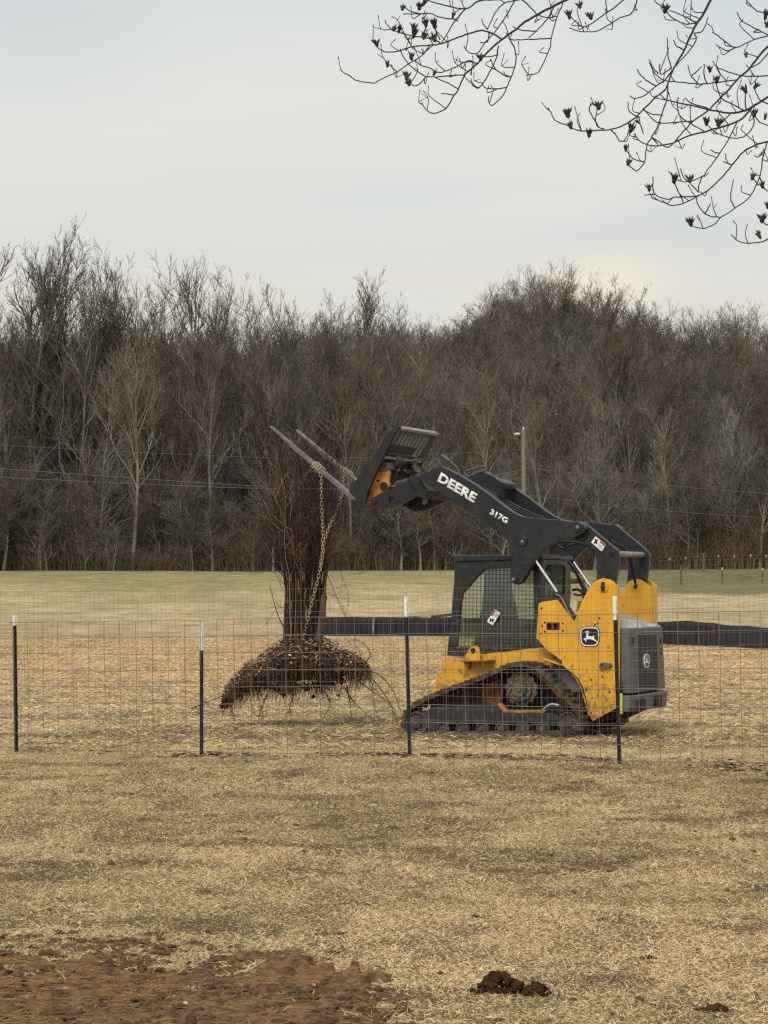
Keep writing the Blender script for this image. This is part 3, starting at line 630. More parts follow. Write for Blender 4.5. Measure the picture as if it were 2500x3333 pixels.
def fence_mesh():
    segs = []
    cols = np.arange(-700, 2800, 25)
    def ft(px): return np.interp(px, [-700, 0, 330, 655, 1000, 1330, 2000, 2500, 2800], [2040, 2024, 2024, 2017, 2010, 2006, 1999, 1987, 1980])
    for k in range(9):
        pts = []
        for px in cols:
            Y = F*.1524/(51.5+px*.0046); row = 51.5+px*.0046; wob = 1.2*math.sin(px*.011+k*1.3)+.8*math.sin(px*.031+k)
            rows = row*(1-.035*max(0, 0)); py = ft(px)+rows*k*(1.0 if k else 1)+wob
            if k == 8: py -= row*.12
            pts.append(tuple(W(px, py, Y)))
        segs += poly_segs(pts, .0028)
    # upright wires, spacing as hung
    px = -690.0; i = 0
    r = random.Random(2)
    while px < 2790:
        Y = F*.1524/(51.5+px*.0046); row = 51.5+px*.0046
        bot = ft(px)+row*8.2; lean = 6+r.uniform(-3, 3)+px*.002
        pts = [tuple(W(px+lean*t+1.2*math.sin(t*9+i), ft(px)+(bot-ft(px))*t, Y+.003)) for t in np.linspace(0, 1, 7)]
        segs += poly_segs(pts, .0025)
        px += 48.5+px*.0082; i += 1
    v, f, _ = segs_mesh(segs, 5); return mesh_np('wire_fence', v, [f], M_fence)
tag(fence_mesh(), 'near welded wire fence of large squares hung on the white tipped steel posts', 'wire fence')
def fine_fence():
    segs = []; cols = np.arange(-300, 2800, 30)
    def Yf(px): return np.interp(px, [-300, 2800], [24.1, 22.0])
    def top(px): return np.interp(px, [-300, 700, 1000, 1500, 2000, 2500, 2800], [1928, 1922, 1916, 1913, 1905, 1886, 1880])
    r = random.Random(8)
    for k in range(13):
        pts = []
        for px in cols:
            Y = Yf(px); row = np.interp(px, [-300, 1000, 2000, 2800], [35.5, 37.7, 41, 43]); py = top(px)+row*k+1.0*math.sin(px*.013+k*2); pts.append(tuple(W(px, min(py, HY+(CH-G(pxX(px, Y), Y))/Y*F), Y)))
        segs += poly_segs(pts, .0013)
    px = -300.0; i = 0
    while px < 2800:
        Y = Yf(px); row = np.interp(px, [-300, 1000, 2000, 2800], [35.5, 37.7, 41, 43]); zb = G(pxX(px, Y), Y)
        a = W(px, top(px), Y); b = W(px+4, 0, Y); b.z = zb
        segs += poly_segs([tuple(a), tuple((a+b)/2+Vector((r.uniform(-.004, .004), 0, 0))), tuple(b)], .0009)
        px += 15.2+px*.0006; i += 1
    v, f, _ = segs_mesh(segs, 4); return mesh_np('mesh_fence', v, [f], M_fence)
tag(fine_fence(), 'taller fine mesh wire fence just behind the near square wire fence', 'wire fence')

# ------------------------------------------------------------------ the track loader
YAW = R(24); cs_, sn_ = math.cos(YAW), math.sin(YAW); X0, Y0 = 2.507, 24.3; Wd = 1.42; ZB = -.09
def uw(px, py, v):
    k = (px-1250)/F; u = (X0+v*sn_-k*(Y0+v*cs_))/(cs_+k*sn_); Y = Y0+u*sn_+v*cs_; return (u, CH+(HY-py)/F*Y-ZB)
def U(c, pts, v): return [uw(x, y, v) for x, y in q(c, pts)]
loader = empty('track_loader', (X0, Y0, ZB), math.pi-YAW)
tag(loader, 'yellow and black compact track loader with raised arms and pallet forks holding up a bush', 'track loader')
def P3(u, w_, v): return Vector((u, -v, w_))
M_yel = mat('yellow_paint', srgb(234, 174, 40), .45, col2=srgb(204, 148, 46), scale=2.2, contrast=(.4, .7), col3=srgb(122, 88, 50), scale3=13, c3=(.62, .72), bump=.05)
def add_mud(m, z0, z1, mudcol):
    t = m.node_tree; n = t.nodes; l = t.links; b = n['Principled BSDF']; src = b.inputs['Base Color'].links[0].from_socket; tcn = n.new('ShaderNodeTexCoord')
    sx = n.new('ShaderNodeSeparateXYZ'); l.new(tcn.outputs['Object'], sx.inputs[0]); mr = n.new('ShaderNodeMapRange'); mr.inputs[1].default_value = z1; mr.inputs[2].default_value = z0; mr.inputs[3].default_value = -.12; mr.inputs[4].default_value = .12; l.new(sx.outputs[2], mr.inputs[0])
    z = n.new('ShaderNodeTexNoise'); z.inputs['Scale'].default_value = 16; z.inputs['Detail'].default_value = 9; z.inputs['Roughness'].default_value = .75; l.new(tcn.outputs['Object'], z.inputs['Vector'])
    a = n.new('ShaderNodeMath'); a.operation = 'ADD'; l.new(z.outputs[0], a.inputs[0]); l.new(mr.outputs[0], a.inputs[1])
    r_ = n.new('ShaderNodeMapRange'); r_.inputs[1].default_value = .54; r_.inputs[2].default_value = .66; l.new(a.outputs[0], r_.inputs[0])
    x = n.new('ShaderNodeMix'); x.data_type = 'RGBA'; l.new(r_.outputs[0], x.inputs[0]); l.new(src, x.inputs[6]); x.inputs[7].default_value = (*mudcol, 1); l.new(x.outputs[2], b.inputs['Base Color'])
    # fine dust streaks
    mm = n.new('ShaderNodeMapping'); mm.inputs['Scale'].default_value = (30, 30, 2.5); l.new(tcn.outputs['Object'], mm.inputs[0]); z2 = n.new('ShaderNodeTexNoise'); z2.inputs['Scale'].default_value = 1.2; z2.inputs['Detail'].default_value = 6; l.new(mm.outputs[0], z2.inputs['Vector'])
    r2 = n.new('ShaderNodeMapRange'); r2.inputs[1].default_value = .5; r2.inputs[2].default_value = .8; r2.inputs[4].default_value = .28; l.new(z2.outputs[0], r2.inputs[0])
    y = n.new('ShaderNodeMix'); y.data_type = 'RGBA'; l.new(r2.outputs[0], y.inputs[0]); l.new(x.outputs[2], y.inputs[6]); y.inputs[7].default_value = (*mudcol, 1); l.new(y.outputs[2], b.inputs['Base Color'])
add_mud(M_yel, .2, 1.5, srgb(134, 104, 66))
M_yeld = mat('yellow_paint_dirty', srgb(190, 134, 42), .75, col2=srgb(88, 62, 40), scale=7, contrast=(.42, .6), bump=.3)
M_forks = mat('fork_steel', srgb(112, 110, 106), .45, .0, col2=srgb(74, 70, 66), scale=10)
M_yelm = mat('muddy_yellow', srgb(128, 84, 36), .85, col2=srgb(48, 36, 28), scale=5, contrast=(.4, .58), bump=.5)
M_blk = mat('black_paint', srgb(24, 26, 31), .42, col2=srgb(44, 45, 48), scale=2.5, contrast=(.4, .8), spec=.5, bump=.03)
add_mud(M_blk, .3, 3.6, srgb(66, 61, 56))
M_dark = mat('dark_steel', srgb(20, 21, 24), .55, col2=srgb(38, 35, 33), scale=9)
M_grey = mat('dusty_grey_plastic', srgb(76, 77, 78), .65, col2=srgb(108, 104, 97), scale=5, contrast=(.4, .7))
M_top = mat('pale_hood_top', srgb(184, 177, 168), .6, col2=srgb(142, 135, 126), scale=4)  # hood top faces are paler than the rest of the hood
M_rub = mat('muddy_rubber', srgb(58, 54, 50), .9, col2=srgb(104, 88, 70), scale=9, contrast=(.42, .62), bump=1, bscale=40, spec=.2)
M_chrome = mat('chrome', (.9, .9, .92), .14, 1); M_hole = mat('black_void', (.006, .006, .006), .9)
M_dec = mat('decal_white', srgb(238, 238, 236), .5); M_decr = mat('decal_red', srgb(176, 44, 40), .5); M_decb = mat('decal_black', srgb(18, 18, 20), .5)
M_steelw = mat('worn_steel', srgb(150, 148, 142), .4, .5, col2=srgb(112, 104, 96), scale=12)
def plate(name, outline, v0, v1, m, parent=loader, holes=(), bevel=.004):
    """outline/holes in (u,w); solid between v0 and v1"""
    loops = [list(outline)]+[list(h) for h in holes]
    flat = [Vector((a, b, 0)) for lp in loops for a, b in lp]
    tris = tessellate_polygon([[Vector((a, b, 0)) for a, b in lp] for lp in loops])
    bm = bmesh.new(); A = [bm.verts.new(P3(p.x, p.y, v0)) for p in flat]; B = [bm.verts.new(P3(p.x, p.y, v1)) for p in flat]
    for t_ in tris:
        try: bm.faces.new([A[i] for i in t_]); bm.faces.new([B[i] for i in reversed(t_)])
        except ValueError: pass
    o_ = 0
    for lp in loops:
        n = len(lp)
        for i in range(n):
            j = (i+1) % n
            try: bm.faces.new((A[o_+i], A[o_+j], B[o_+j], B[o_+i]))
            except ValueError: pass
        o_ += n
    bmesh.ops.dissolve_limit(bm, angle_limit=R(1), verts=bm.verts, edges=bm.edges) if not holes else None
    return obj(name, bm, m, parent, bevel=bevel)
def both(name, outline, v0, v1, m, **k):
    return plate(name, outline, v0, v1, m, **k), plate(name, outline, Wd-v1, Wd-v0, m, **k)
def disc(bm, u, w_, v0, v1, r, seg=20):
    bmesh.ops.create_cone(bm, cap_ends=True, segments=seg, radius1=r, radius2=r, depth=abs(v1-v0), matrix=Matrix.Translation(P3(u, w_, (v0+v1)/2))@Matrix.Rotation(R(90), 4, 'X'))
def discs(name, lst, m, parent=loader):
    bm = bmesh.new()
    for a in lst: disc(bm, *a)
    return obj(name, bm, m, parent, bevel=.003)
def box(name, u0, u1, v0, v1, w0, w1, m, parent=loader, bevel=.006):
    bm = bmesh.new(); bmesh.ops.create_cube(bm, size=1, matrix=Matrix.Translation(P3((u0+u1)/2, (w0+w1)/2, (v0+v1)/2))@Matrix.Diagonal((abs(u1-u0), abs(v1-v0), abs(w1-w0), 1))); return obj(name, bm, m, parent, bevel=bevel)
def tube(name, pts, r, m, parent=loader, sides=10, n=6, r1=None):
    return tubes(name, [(smooth_poly([P3(*p) for p in pts], n), r, r if r1 is None else r1)], m, parent, sides)
def rod(name, a, b, r, m, parent=loader, seg=20):
    a = P3(*a); b = P3(*b); d = b-a; bm = bmesh.new()
    bmesh.ops.create_cone(bm, cap_ends=True, segments=seg, radius1=r, radius2=r, depth=d.length, matrix=Matrix.Translation((a+b)/2)@d.to_track_quat('Z', 'Y').to_matrix().to_4x4())
    o = obj(name, bm, m, parent, bevel=.003)
    return o
# chassis
ch = U('A', [(328, 727), (420, 737), (520, 737), (532, 712), (860, 675), (1000, 760), (1060, 900), (1095, 1055), (240, 1055), (262, 900)], .2)
body = plate('chassis', ch, .2, Wd-.2, M_yel)
# towers: outer plate, inner plate, rear flange
tw = [(1128, 332), (1150, 312), (1180, 303), (1215, 308), (1240, 322), (1252, 340), (1264, 334), (1262, 520), (1258, 700), (1256, 850), (1253, 1005), (1127, 1074), (1106, 1040), (1092, 960), (1078, 900), (1052, 850), (1020, 815), (992, 797), (962, 768), (958, 690), (985, 620), (1030, 530), (1062, 440), (1095, 375)]
two = U('A', tw, 0)
t1, t2 = both('side_tower', two, 0, .03, M_yel)
ti = [(p[0], p[1]) for p in U('I', [(1040, 700), (1065, 684), (1100, 672), (1140, 680), (1175, 705), (1210, 735), (1205, 1000), (1200, 1500), (1000, 1500), (960, 1100), (700, 1000), (610, 1000), (640, 850), (940, 830), (1000, 790)], 0)]
plate('inner_tower_plate', ti, Wd-.285, Wd-.26, M_yel)
# rear flanges
wt = two[6][1]; wb = two[10][1]
for a, b in ((.031, .05), (Wd-.259, Wd-.031)): box('rear_flange', .0, .025, a, b, wb, wt-.03, M_yel)
# hip plate
hip = U('A', [(835, 440), (850, 430), (935, 418), (1030, 540), (1010, 600), (985, 650), (965, 690), (968, 752), (880, 690), (822, 625)], .035)
hh = U('A', [(877, 541), (948, 541), (948, 582), (877, 582)], .035)
plate('hip_plate', hip, .035, .06, M_yel, holes=[hh]); plate('hatch_recess', U('A', [(874, 538), (951, 538), (951, 585), (874, 585)], .07), .075, .09, M_hole)
bar_ = U('A', [(842, 520), (951, 520), (951, 585), (842, 585)], .07)
sm_ = U('A', [(910, 541), (914, 541), (914, 582), (910, 582)], .045); plate('hatch_bar', sm_, .045, .05, M_yeld)
# lower lip of hip and arched fender between tower and chassis
arc = U('A', [(866, 738), (905, 752), (962, 772), (1000, 800), (1035, 845), (1060, 895), (1078, 950), (1092, 1000), (1102, 1048)], 0)
def sheet(name, line, v0, v1, th, m, parent=loader):
    n = len(line); out_ = []
    for i, (a, b) in enumerate(line):
        p = line[max(0, i-1)]; q_ = line[min(n-1, i+1)]; d = Vector((q_[0]-p[0], q_[1]-p[1])).normalized(); out_.append((a-d.y*th, b+d.x*th))
    return plate(name, list(line)+out_[::-1], v0, v1, m, parent, bevel=.002)
sheet('fender', arc, .032, .199, .012, M_yel)
sheet('track_guard_lip', U('A', [(866, 736), (905, 748), (955, 768)], -.02), -.05, .03, .012, M_yel)
# step lug with eye
lug = U('A', [(424, 744), (455, 692), (470, 671), (490, 666), (508, 674), (516, 692), (517, 744)], .1); c0_ = uw(*q('A', [(481, 693)])[0], .1)
plate('tie_down_lug', lug, .1, .13, M_yel); discs('lug_eye', [(c0_[0], c0_[1], .094, .132, .03)], M_hole)
st = U('A', [(422, 745), (585, 742), (585, 750), (422, 752)], .1); plate('step', st, .03, .199, M_yeld)
stk = U('A', [(430, 752), (460, 752), (452, 795), (445, 795)], .12); plate('step_gusset', stk, .11, .2, M_yeld)
# bolts and dirt spots
bl = []
for c_, x, y in (('A', 845, 465), ('A', 848, 560), ('A', 842, 600), ('A', 862, 540), ('A', 862, 590), ('A', 960, 545), ('A', 960, 585), ('A', 1120, 850), ('A', 1180, 832), ('A', 1090, 903), ('A', 1218, 915), ('A', 1118, 1027), ('A', 1184, 1022), ('A', 1155, 545), ('A', 1163, 517), ('A', 1140, 552)):
    a, b = uw(*q(c_, [(x, y)])[0], 0); bl.append((a, b, -.008 if x > 1000 else .026, .004 if x > 1000 else .036, .011, 8))
for b_ in bl: discs('bolt', [b_], M_dark)
# latch on the tower
la = U('G', [(480, 880), (495, 845), (540, 832), (600, 845), (650, 850), (675, 878), (650, 905), (560, 935), (500, 945), (478, 915)], -.02); plate('door_latch', la, -.03, -.001, M_grey); a, b = uw(*q('G', [(517, 876)])[0], -.03); discs('latch_keyhole', [(a, b, -.034, -.029, .013)], M_hole)
# emblem
def logo(name, v, outer, inner, deer, m_border=M_dec):
    o1 = plate(name, outer[0], v-.004, v+.003, M_decb, bevel=0); 
    plate('emblem_border', outer[1], v-.006, v-.0045, m_border, o1, holes=[inner], bevel=0); plate('emblem_figure', deer, v-.006, v-.0045, M_dec, o1, bevel=0)
def rrect(cx, cy, a, b, n=28, e=3.6, skew=0):
    o = []
    for i in range(n):
        t = 2*math.pi*i/n; c_, s_ = math.cos(t), math.sin(t); x = math.copysign(abs(c_)**(2/e), c_)*a; y = math.copysign(abs(s_)**(2/e), s_)*b
        x *= 1-.06*(y/b); o.append((cx+x, cy+y))
    return o
deer = [(262, 352), (288, 362), (297, 338), (304, 362), (318, 345), (319, 372), (330, 382), (314, 392), (306, 402), (310, 427), (345, 434), (380, 432), (395, 414), (406, 424), (399, 446), (407, 470), (430, 490), (457, 532), (440, 517), (400, 497), (365, 482), (330, 474), (300, 478), (268, 484), (286, 515), (274, 513), (243, 478), (232, 468), (268, 461), (280, 450), (272, 434), (284, 405), (283, 388), (266, 366)]
logo('emblem', -.002, (U('G', rrect(334, 437, 155, 155), 0), U('G', rrect(334, 437, 145, 145), 0)), U('G', rrect(334, 437, 130, 130), 0), U('G', deer, 0))
# ---- cab
V1 = .21; VF = 1.21
side_o = U('E', [(200, 270), (215, 262), (800, 240), (1120, 235), (1128, 600), (1120, 700), (1100, 900), (1150, 1190), (520, 1238), (290, 1285), (115, 1275), (160, 850), (190, 500)], V1)
side_h = U('E', [(520, 345), (800, 328), (1052, 345), (1055, 700), (1060, 1150), (700, 1165), (470, 1180), (225, 1180), (240, 950), (262, 760), (285, 600), (370, 510), (440, 425), (500, 372)], V1)
cabp = plate('cab', side_o, V1, V1+.045, M_blk, holes=[side_h])
far_side = plate('cab_side_frame', side_o, VF-.045, VF, M_blk, cabp, holes=[side_h])
def glass(name, outline, v0, v1, tint, parent, gl=.12):
    m = bpy.data.materials.get('glass_'+name+str(tint[1])) or bpy.data.materials.new('glass_'+name+str(tint[1])); m.use_nodes = True; n = m.node_tree.nodes; l = m.node_tree.links; n.clear()
    t_ = n.new('ShaderNodeBsdfTransparent'); t_.inputs[0].default_value = (*tint, 1); g_ = n.new('ShaderNodeBsdfGlossy'); g_.inputs['Roughness'].default_value = .08; d_ = n.new('ShaderNodeBsdfDiffuse'); d_.inputs[0].default_value = (*srgb(134, 150, 138), 1)  # green-grey diffuse stands in for reflections on the glass
    x = n.new('ShaderNodeMixShader'); x.inputs[0].default_value = gl; y = n.new('ShaderNodeMixShader'); y.inputs[0].default_value = .07; o = n.new('ShaderNodeOutputMaterial')
    l.new(t_.outputs[0], x.inputs[1]); l.new(g_.outputs[0], x.inputs[2]); l.new(x.outputs[0], y.inputs[1]); l.new(d_.outputs[0], y.inputs[2]); l.new(y.outputs[0], o.inputs[0])
    return plate(name, outline, v0, v1, m, parent, bevel=0) if outline else m
M_gl = glass('x', None, 0, 0, (.72, .82, .76), None)
gm_ = [((a-.5)*1+.5, b) for a, b in side_h]
glass('side_window', side_h, V1+.03, V1+.034, (.88, .94, .88), cabp, .18); glass('side_window', side_h, VF-.03, VF-.026, (.90, .96, .90), cabp, .04)
# protective wire screen over the side window
def screen(v):
    us = [p[0] for p in side_h]; ws = [p[1] for p in side_h]; u0, u1, w0, w1 = min(us), max(us), min(ws), max(ws)
    from mathutils.geometry import intersect_line_line_2d
    L_ = [Vector(p) for p in side_h]; pl = []
    def cuts(a, b):
        o = []
        for i in range(len(L_)):
            x = intersect_line_line_2d(a, b, L_[i], L_[(i+1) % len(L_)])
            if x is not None: o.append(x)
        return o
    sp_ = .0445; u = u0+.02
    while u < u1:
        c_ = sorted(cuts(Vector((u+.02, w0-1)), Vector((u-.02, w1+1))), key=lambda p: p.y)
        for a, b in zip(c_[::2], c_[1::2]): pl.append(([P3(a.x, a.y, v), P3(b.x, b.y, v)], .0031, .0031))
        u += sp_
    w_ = w0+.015
    while w_ < w1:
        c_ = sorted(cuts(Vector((u0-1, w_-.03)), Vector((u1+1, w_+.01))), key=lambda p: p.x)
        for a, b in zip(c_[::2], c_[1::2]): pl.append(([P3(a.x, a.y, v+.004), P3(b.x, b.y, v+.004)], .0031, .0031))
        w_ += sp_
    return tubes('side_screen', pl, M_dark, cabp, 4)
screen(V1+.015)
# mid rails across the window, interior: seat, console, bars
plate('window_rail', U('E', [(245, 880), (560, 870), (560, 900), (240, 912)], V1), V1+.004, V1+.022, M_blk, cabp, bevel=.002)
M_int = mat('cab_interior', srgb(34, 34, 36), .8, col2=srgb(46, 44, 44), scale=6)
seat = U('E', [(530, 400), (580, 345), (680, 350), (690, 560), (740, 760), (760, 960), (560, 980), (530, 900), (540, 600)], .55)
plate('seat', seat, .5, .95, M_int, cabp, bevel=.02)
plate('seat', U('E', [(420, 960), (860, 940), (870, 1190), (400, 1200), (430, 1080)], .5), .45, 1.0, M_int, cabp, bevel=.02)
plate('console', U('E', [(640, 900), (1060, 880), (1060, 1180), (600, 1200)], .3), .27, .4, M_int, cabp, bevel=.01)
tube('joystick', [(*uw(*q('E', [(480, 1000)])[0], .4), .4), (*uw(*q('E', [(485, 850)])[0], .4), .4), (*uw(*q('E', [(510, 760)])[0], .4), .4)], .014, M_int, cabp)
# roof with overhanging front lip
uR = uw(*q('E', [(1128, 400)])[0], V1)[0]; uFt = uw(*q('E', [(183, 190)])[0], V1)[0]
r1_ = uw(*q('E', [(183, 190)])[0], V1); r2_ = uw(*q('E', [(1120, 178)])[0], V1); r3_ = uw(*q('E', [(205, 266)])[0], V1); r4_ = uw(*q('E', [(1125, 236)])[0], V1)
roof = plate('roof', [(r1_[0], r1_[1]), (r2_[0]-.03, r2_[1]-.0), (r4_[0]-.03, r4_[1]+.002), (r3_[0], r3_[1]+.002), (r3_[0]+.005, r3_[1]+.03), (r1_[0], r1_[1]-.02)], V1-.02, VF+.02, M_blk, cabp, bevel=.012)
plate('roof_lip', [(r1_[0]+.004, r1_[1]+.012), (r1_[0]-.12, r1_[1]+.012), (r1_[0]-.12, r1_[1]+.001), (r1_[0]+.004, r1_[1]+.001)], V1-.01, VF+.01, M_grey, cabp, bevel=.002)
# rear wall of the cab with window (plane across v)
wB = side_o[8][1]; wT = r4_[1]
def cross_plate(name, loop_vw, u, th, m, parent, hole=None, bevel=.003):
    loops = [loop_vw]+([hole] if hole else []); flat = [p for lp in loops for p in lp]
    tris = tessellate_polygon([[Vector((a, b, 0)) for a, b in lp] for lp in loops]); bm = bmesh.new()
    A = [bm.verts.new(P3(u, b, a)) for a, b in flat]; B = [bm.verts.new(P3(u+th, b, a)) for a, b in flat]
    for t_ in tris: bm.faces.new([A[i] for i in t_]); bm.faces.new([B[i] for i in reversed(t_)])
    o_ = 0
    for lp in loops:
        n = len(lp)
        for i in range(n): j = (i+1) % n; bm.faces.new((A[o_+i], A[o_+j], B[o_+j], B[o_+i]))
        o_ += n
    return obj(name, bm, m, parent, bevel=bevel)
wmid = uw(*q('E', [(1180, 620)])[0], V1)[1]; wtop = uw(*q('E', [(1200, 290)])[0], V1)[1]
rw = [(V1+.14, wmid), (VF-.22, wmid), (VF-.19, wtop-.03), (VF-.25, wtop), (V1+.2, wtop), (V1+.14, wtop-.05)]
cross_plate('rear_frame', [(V1+.046, wB+.03), (VF-.046, wB+.03), (VF-.046, wT), (V1+.046, wT)], uR+.0, .035, M_blk, cabp, hole=rw)
cross_plate('rear_window', rw, uR+.012, .004, glass('r', None, 0, 0, (.42, .52, .50), None), cabp, bevel=0)
# front frame, two posts and the door glass
uT = uw(*q('E', [(205, 280)])[0], V1)[0]; uBt = uw(*q('E', [(115, 1270)])[0], V1)[0]
for a, b in ((V1+.046, V1+.11), (VF-.11, VF-.046)):
    plate('front_post', [(uT-.02, wT), (uT-.09, wT), (uBt-.09, wB+.03), (uBt-.02, wB+.03)], a, b, M_blk, cabp)
# floor of cab
box('cab_floor', uR+.04, uBt-.1, V1+.05, VF-.05, wB-.02, wB+.02, M_int, cabp)
# ---- decals
def decal(c_, P, v, parent, figscale=1):
    """P: four corners tl,tr,br,bl in crop pixels; figure on first half, red bar on the other"""
    a, b, c2, d = [Vector(p) for p in P]
    f = lambda s, t: tuple((a*(1-s)+b*s)*(1-t)+(d*(1-s)+c2*s)*t)
    o = plate('warning_decal', U(c_, [f(0, 0), f(1, 0), f(1, 1), f(0, 1)], v), v-.002, v, M_dec, parent, bevel=0)
    plate('decal_red_bar', U(c_, [f(.5, .03), f(.98, .03), f(.98, .28), f(.5, .28)], v), v-.0035, v-.0025, M_decr, o, bevel=0)
    plate('decal_figure', U(c_, [f(.08, .2), f(.2, .3), f(.25, .1), f(.36, .2), f(.3, .4), f(.42, .55), f(.4, .8), f(.3, .7), f(.22, .9), f(.15, .85), f(.2, .6), f(.1, .4)], v), v-.0035, v-.0025, M_decb, o, bevel=0)
    for k in (.45, .62, .8): plate('decal_text_line', U(c_, [f(.54, k), f(.92, k), f(.92, k+.05), f(.54, k+.05)], v), v-.0035, v-.0025, M_decb, o, bevel=0)
decal('E', [(548, 905), (630, 775), (692, 812), (610, 948)], V1-.012, cabp)
box('decal_bracket', uw(1612, 2010, V1)[0]-.02, uw(1600, 2010, V1)[0]+.02, V1-.011, V1, uw(1606, 2024, V1)[1], uw(1606, 2000, V1)[1], M_blk, cabp)
# ---- lift arms
arm = U('C', [(235, 290), (340, 340), (430, 395), (510, 450), (600, 520), (650, 555), (700, 578), (760, 588), (840, 592), (920, 597), (985, 608), (1020, 606), (1048, 622), (1058, 648), (1045, 672), (1010, 690), (960, 700), (900, 722), (850, 745), (810, 775), (780, 812), (755, 852), (735, 885), (712, 925), (692, 955), (668, 967), (640, 957), (627, 932), (628, 900), (633, 850), (635, 800), (628, 750), (614, 715), (590, 685), (560, 660), (520, 638), (470, 605), (400, 556), (300, 485), (200, 425), (150, 390), (92, 355), (140, 332)], .03)
a1, a2 = both('lift_arm', arm, .03, .13, M_blk, bevel=.006)
# thin light top rails: worn edges
rail = U('C', [(235, 288), (340, 338), (430, 393), (510, 448), (600, 518), (650, 553), (700, 576)], .03)
foot = U('H', [(345, 1085), (360, 1045), (420, 1010), (620, 920), (870, 780), (980, 700), (1100, 910), (1000, 970), (880, 1060), (740, 1130), (620, 1178), (500, 1195), (430, 1180), (385, 1150)], .25)
fh = U('H', [(580, 1045), (600, 1020), (645, 1015), (660, 1040), (650, 1080), (610, 1100), (585, 1080)], .25)
plate('arm_foot', foot, .2, .25, M_blk, a1, holes=[fh], bevel=.006); plate('arm_foot', foot, Wd-.25, Wd-.2, M_blk, a2, holes=[fh], bevel=.006)
fw = U('H', [(520, 1110), (585, 1050), (660, 1090), (560, 1155)], .26); plate('foot_web', fw, .252, .3, M_grey, a1)
# cross tubes joining the arms
ct = U('H', [(880, 790), (1010, 720), (1180, 950), (1130, 1060), (960, 1020), (1020, 950)], .3)
plate('arm_cross_tube', ct, .131, Wd-.131, M_dark, a1, bevel=.01)
ct2 = U('C', [(395, 340), (455, 372), (440, 410), (385, 385)], .1)
plate('arm_cross_tube', ct2, .9, Wd-.131, M_blk, a1, bevel=.01)
bigc = [uw(*q('C', [(640, 650)])[0], .1)]
rod('arm_cross_tube', (bigc[0][0], bigc[0][1], .131), (bigc[0][0], bigc[0][1], Wd-.131), .07, M_blk, a1)
# pins
def pin(name, c_, x, y, v, r, parent, m=M_dark, depth=.02, inner=None):
    a, b = uw(*q(c_, [(x, y)])[0], v); lst = [(a, b, v-depth, v+.002, r)]
    o = discs(name, lst, m, parent)
    if inner: discs('pin_bolt', [(a, b, v-depth-.012, v-depth+.001, inner, 8)], M_steelw if m is not M_dark else M_blk, o)
    return o
for x, y, r, inn in ((905, 275, .05, .02), (480, 385, .05, .018), (410, 680, .042, .02)): pin('pivot_pin', 'I', x, y, .03, r, a1, M_blk, .02, inn)
for x, y, r, inn in ((905, 275, .05, .02), (480, 385, .05, .018), (410, 680, .042, .02)):
    a, b = uw(*q('I', [(x, y)])[0], .03); discs('pivot_pin', [(a, b, Wd-.15, Wd-.132, r), (a, b, Wd-.134, Wd-.01, r*.9)], M_blk, a2)
# lettering
def lettering(name, txt, c_, bl_, br_, tl_, v, parent):
    cu = bpy.data.curves.new(name, 'FONT'); cu.body = txt; cu.size = 1; cu.offset = .045; cu.extrude = 0; cu.resolution_u = 3
    to = bpy.data.objects.new(name, cu); C.objects.link(to); bpy.context.view_layer.update()
    me = bpy.data.meshes.new_from_object(to.evaluated_get(bpy.context.evaluated_depsgraph_get())); bpy.data.objects.remove(to)
    n = len(me.vertices); a = np.zeros(n*3); me.vertices.foreach_get('co', a); a = a.reshape(-1, 3); mn = a.min(0); mx = a.max(0)
    p0, p1, p2 = [Vector(uw(*q(c_, [p])[0], v)) for p in (bl_, br_, tl_)]
    for vt in me.vertices:
        s = (vt.co.x-mn[0])/(mx[0]-mn[0]); t = (vt.co.y-mn[1])/(mx[1]-mn[1]); p = p0+(p1-p0)*s+(p2-p0)*t; vt.co = P3(p.x, p.y, v-.0015)
    me.materials.clear(); me.materials.append(M_dec); o = bpy.data.objects.new(name, me); C.objects.link(o); o.parent = parent
    sd_ = o.modifiers.new('thick', 'SOLIDIFY'); sd_.thickness = .001; sd_.offset = 0
    return o
lettering('lettering', 'DEERE', 'C', (214, 377), (423, 503), (238, 327), .03, a1)
lettering('model_number', '317G', 'C', (512, 565), (610, 622), (524, 533), .03, a1)
# rear links
link = U('I', [(905, 232), (950, 235), (1130, 385), (1208, 452), (1222, 490), (1215, 560), (1188, 720), (1040, 720), (1050, 600), (1045, 520), (1020, 455), (985, 422), (925, 388), (865, 357), (850, 300)], .13)
l1 = plate('rear_link', link, .131, .2, M_blk, loader, bevel=.006); l2 = plate('rear_link', link, Wd-.2, Wd-.131, M_blk, loader, bevel=.006)
a, b = uw(*q('I', [(1165, 480)])[0], .13); discs('link_bore', [(a, b, .126, .132, .034)], M_blk, l1); discs('link_bore_hole', [(a, b, .122, .127, .024)], M_hole, l1)
decal('I', [(1040, 345), (1118, 408), (1088, 462), (1005, 392)], .13, l1)
rod('link_bar', (a+.0, b+.0, .2), (a+.0, b+.0, Wd-.2), .032, M_steelw, loader)
# tower pins
for nm, v, dpt in (('near', 0, .03), ('far', Wd-.285, .015)):
    a, b = uw(*q('I', [(1100, 735)])[0], 0)
    discs('tower_pin_boss', [(a, b, v-dpt*.4, v+.001, .058)], M_yel); discs('tower_pin', [(a, b, v-dpt-.006, v-dpt*.4+.001, .024, 12)], M_dark)
    if nm == 'near':
        plate('pin_retainer', [(a-.02, b+.055), (a+.02, b+.055), (a+.025, b-.045), (a-.02, b-.05)], -.02, -.012, M_dark)
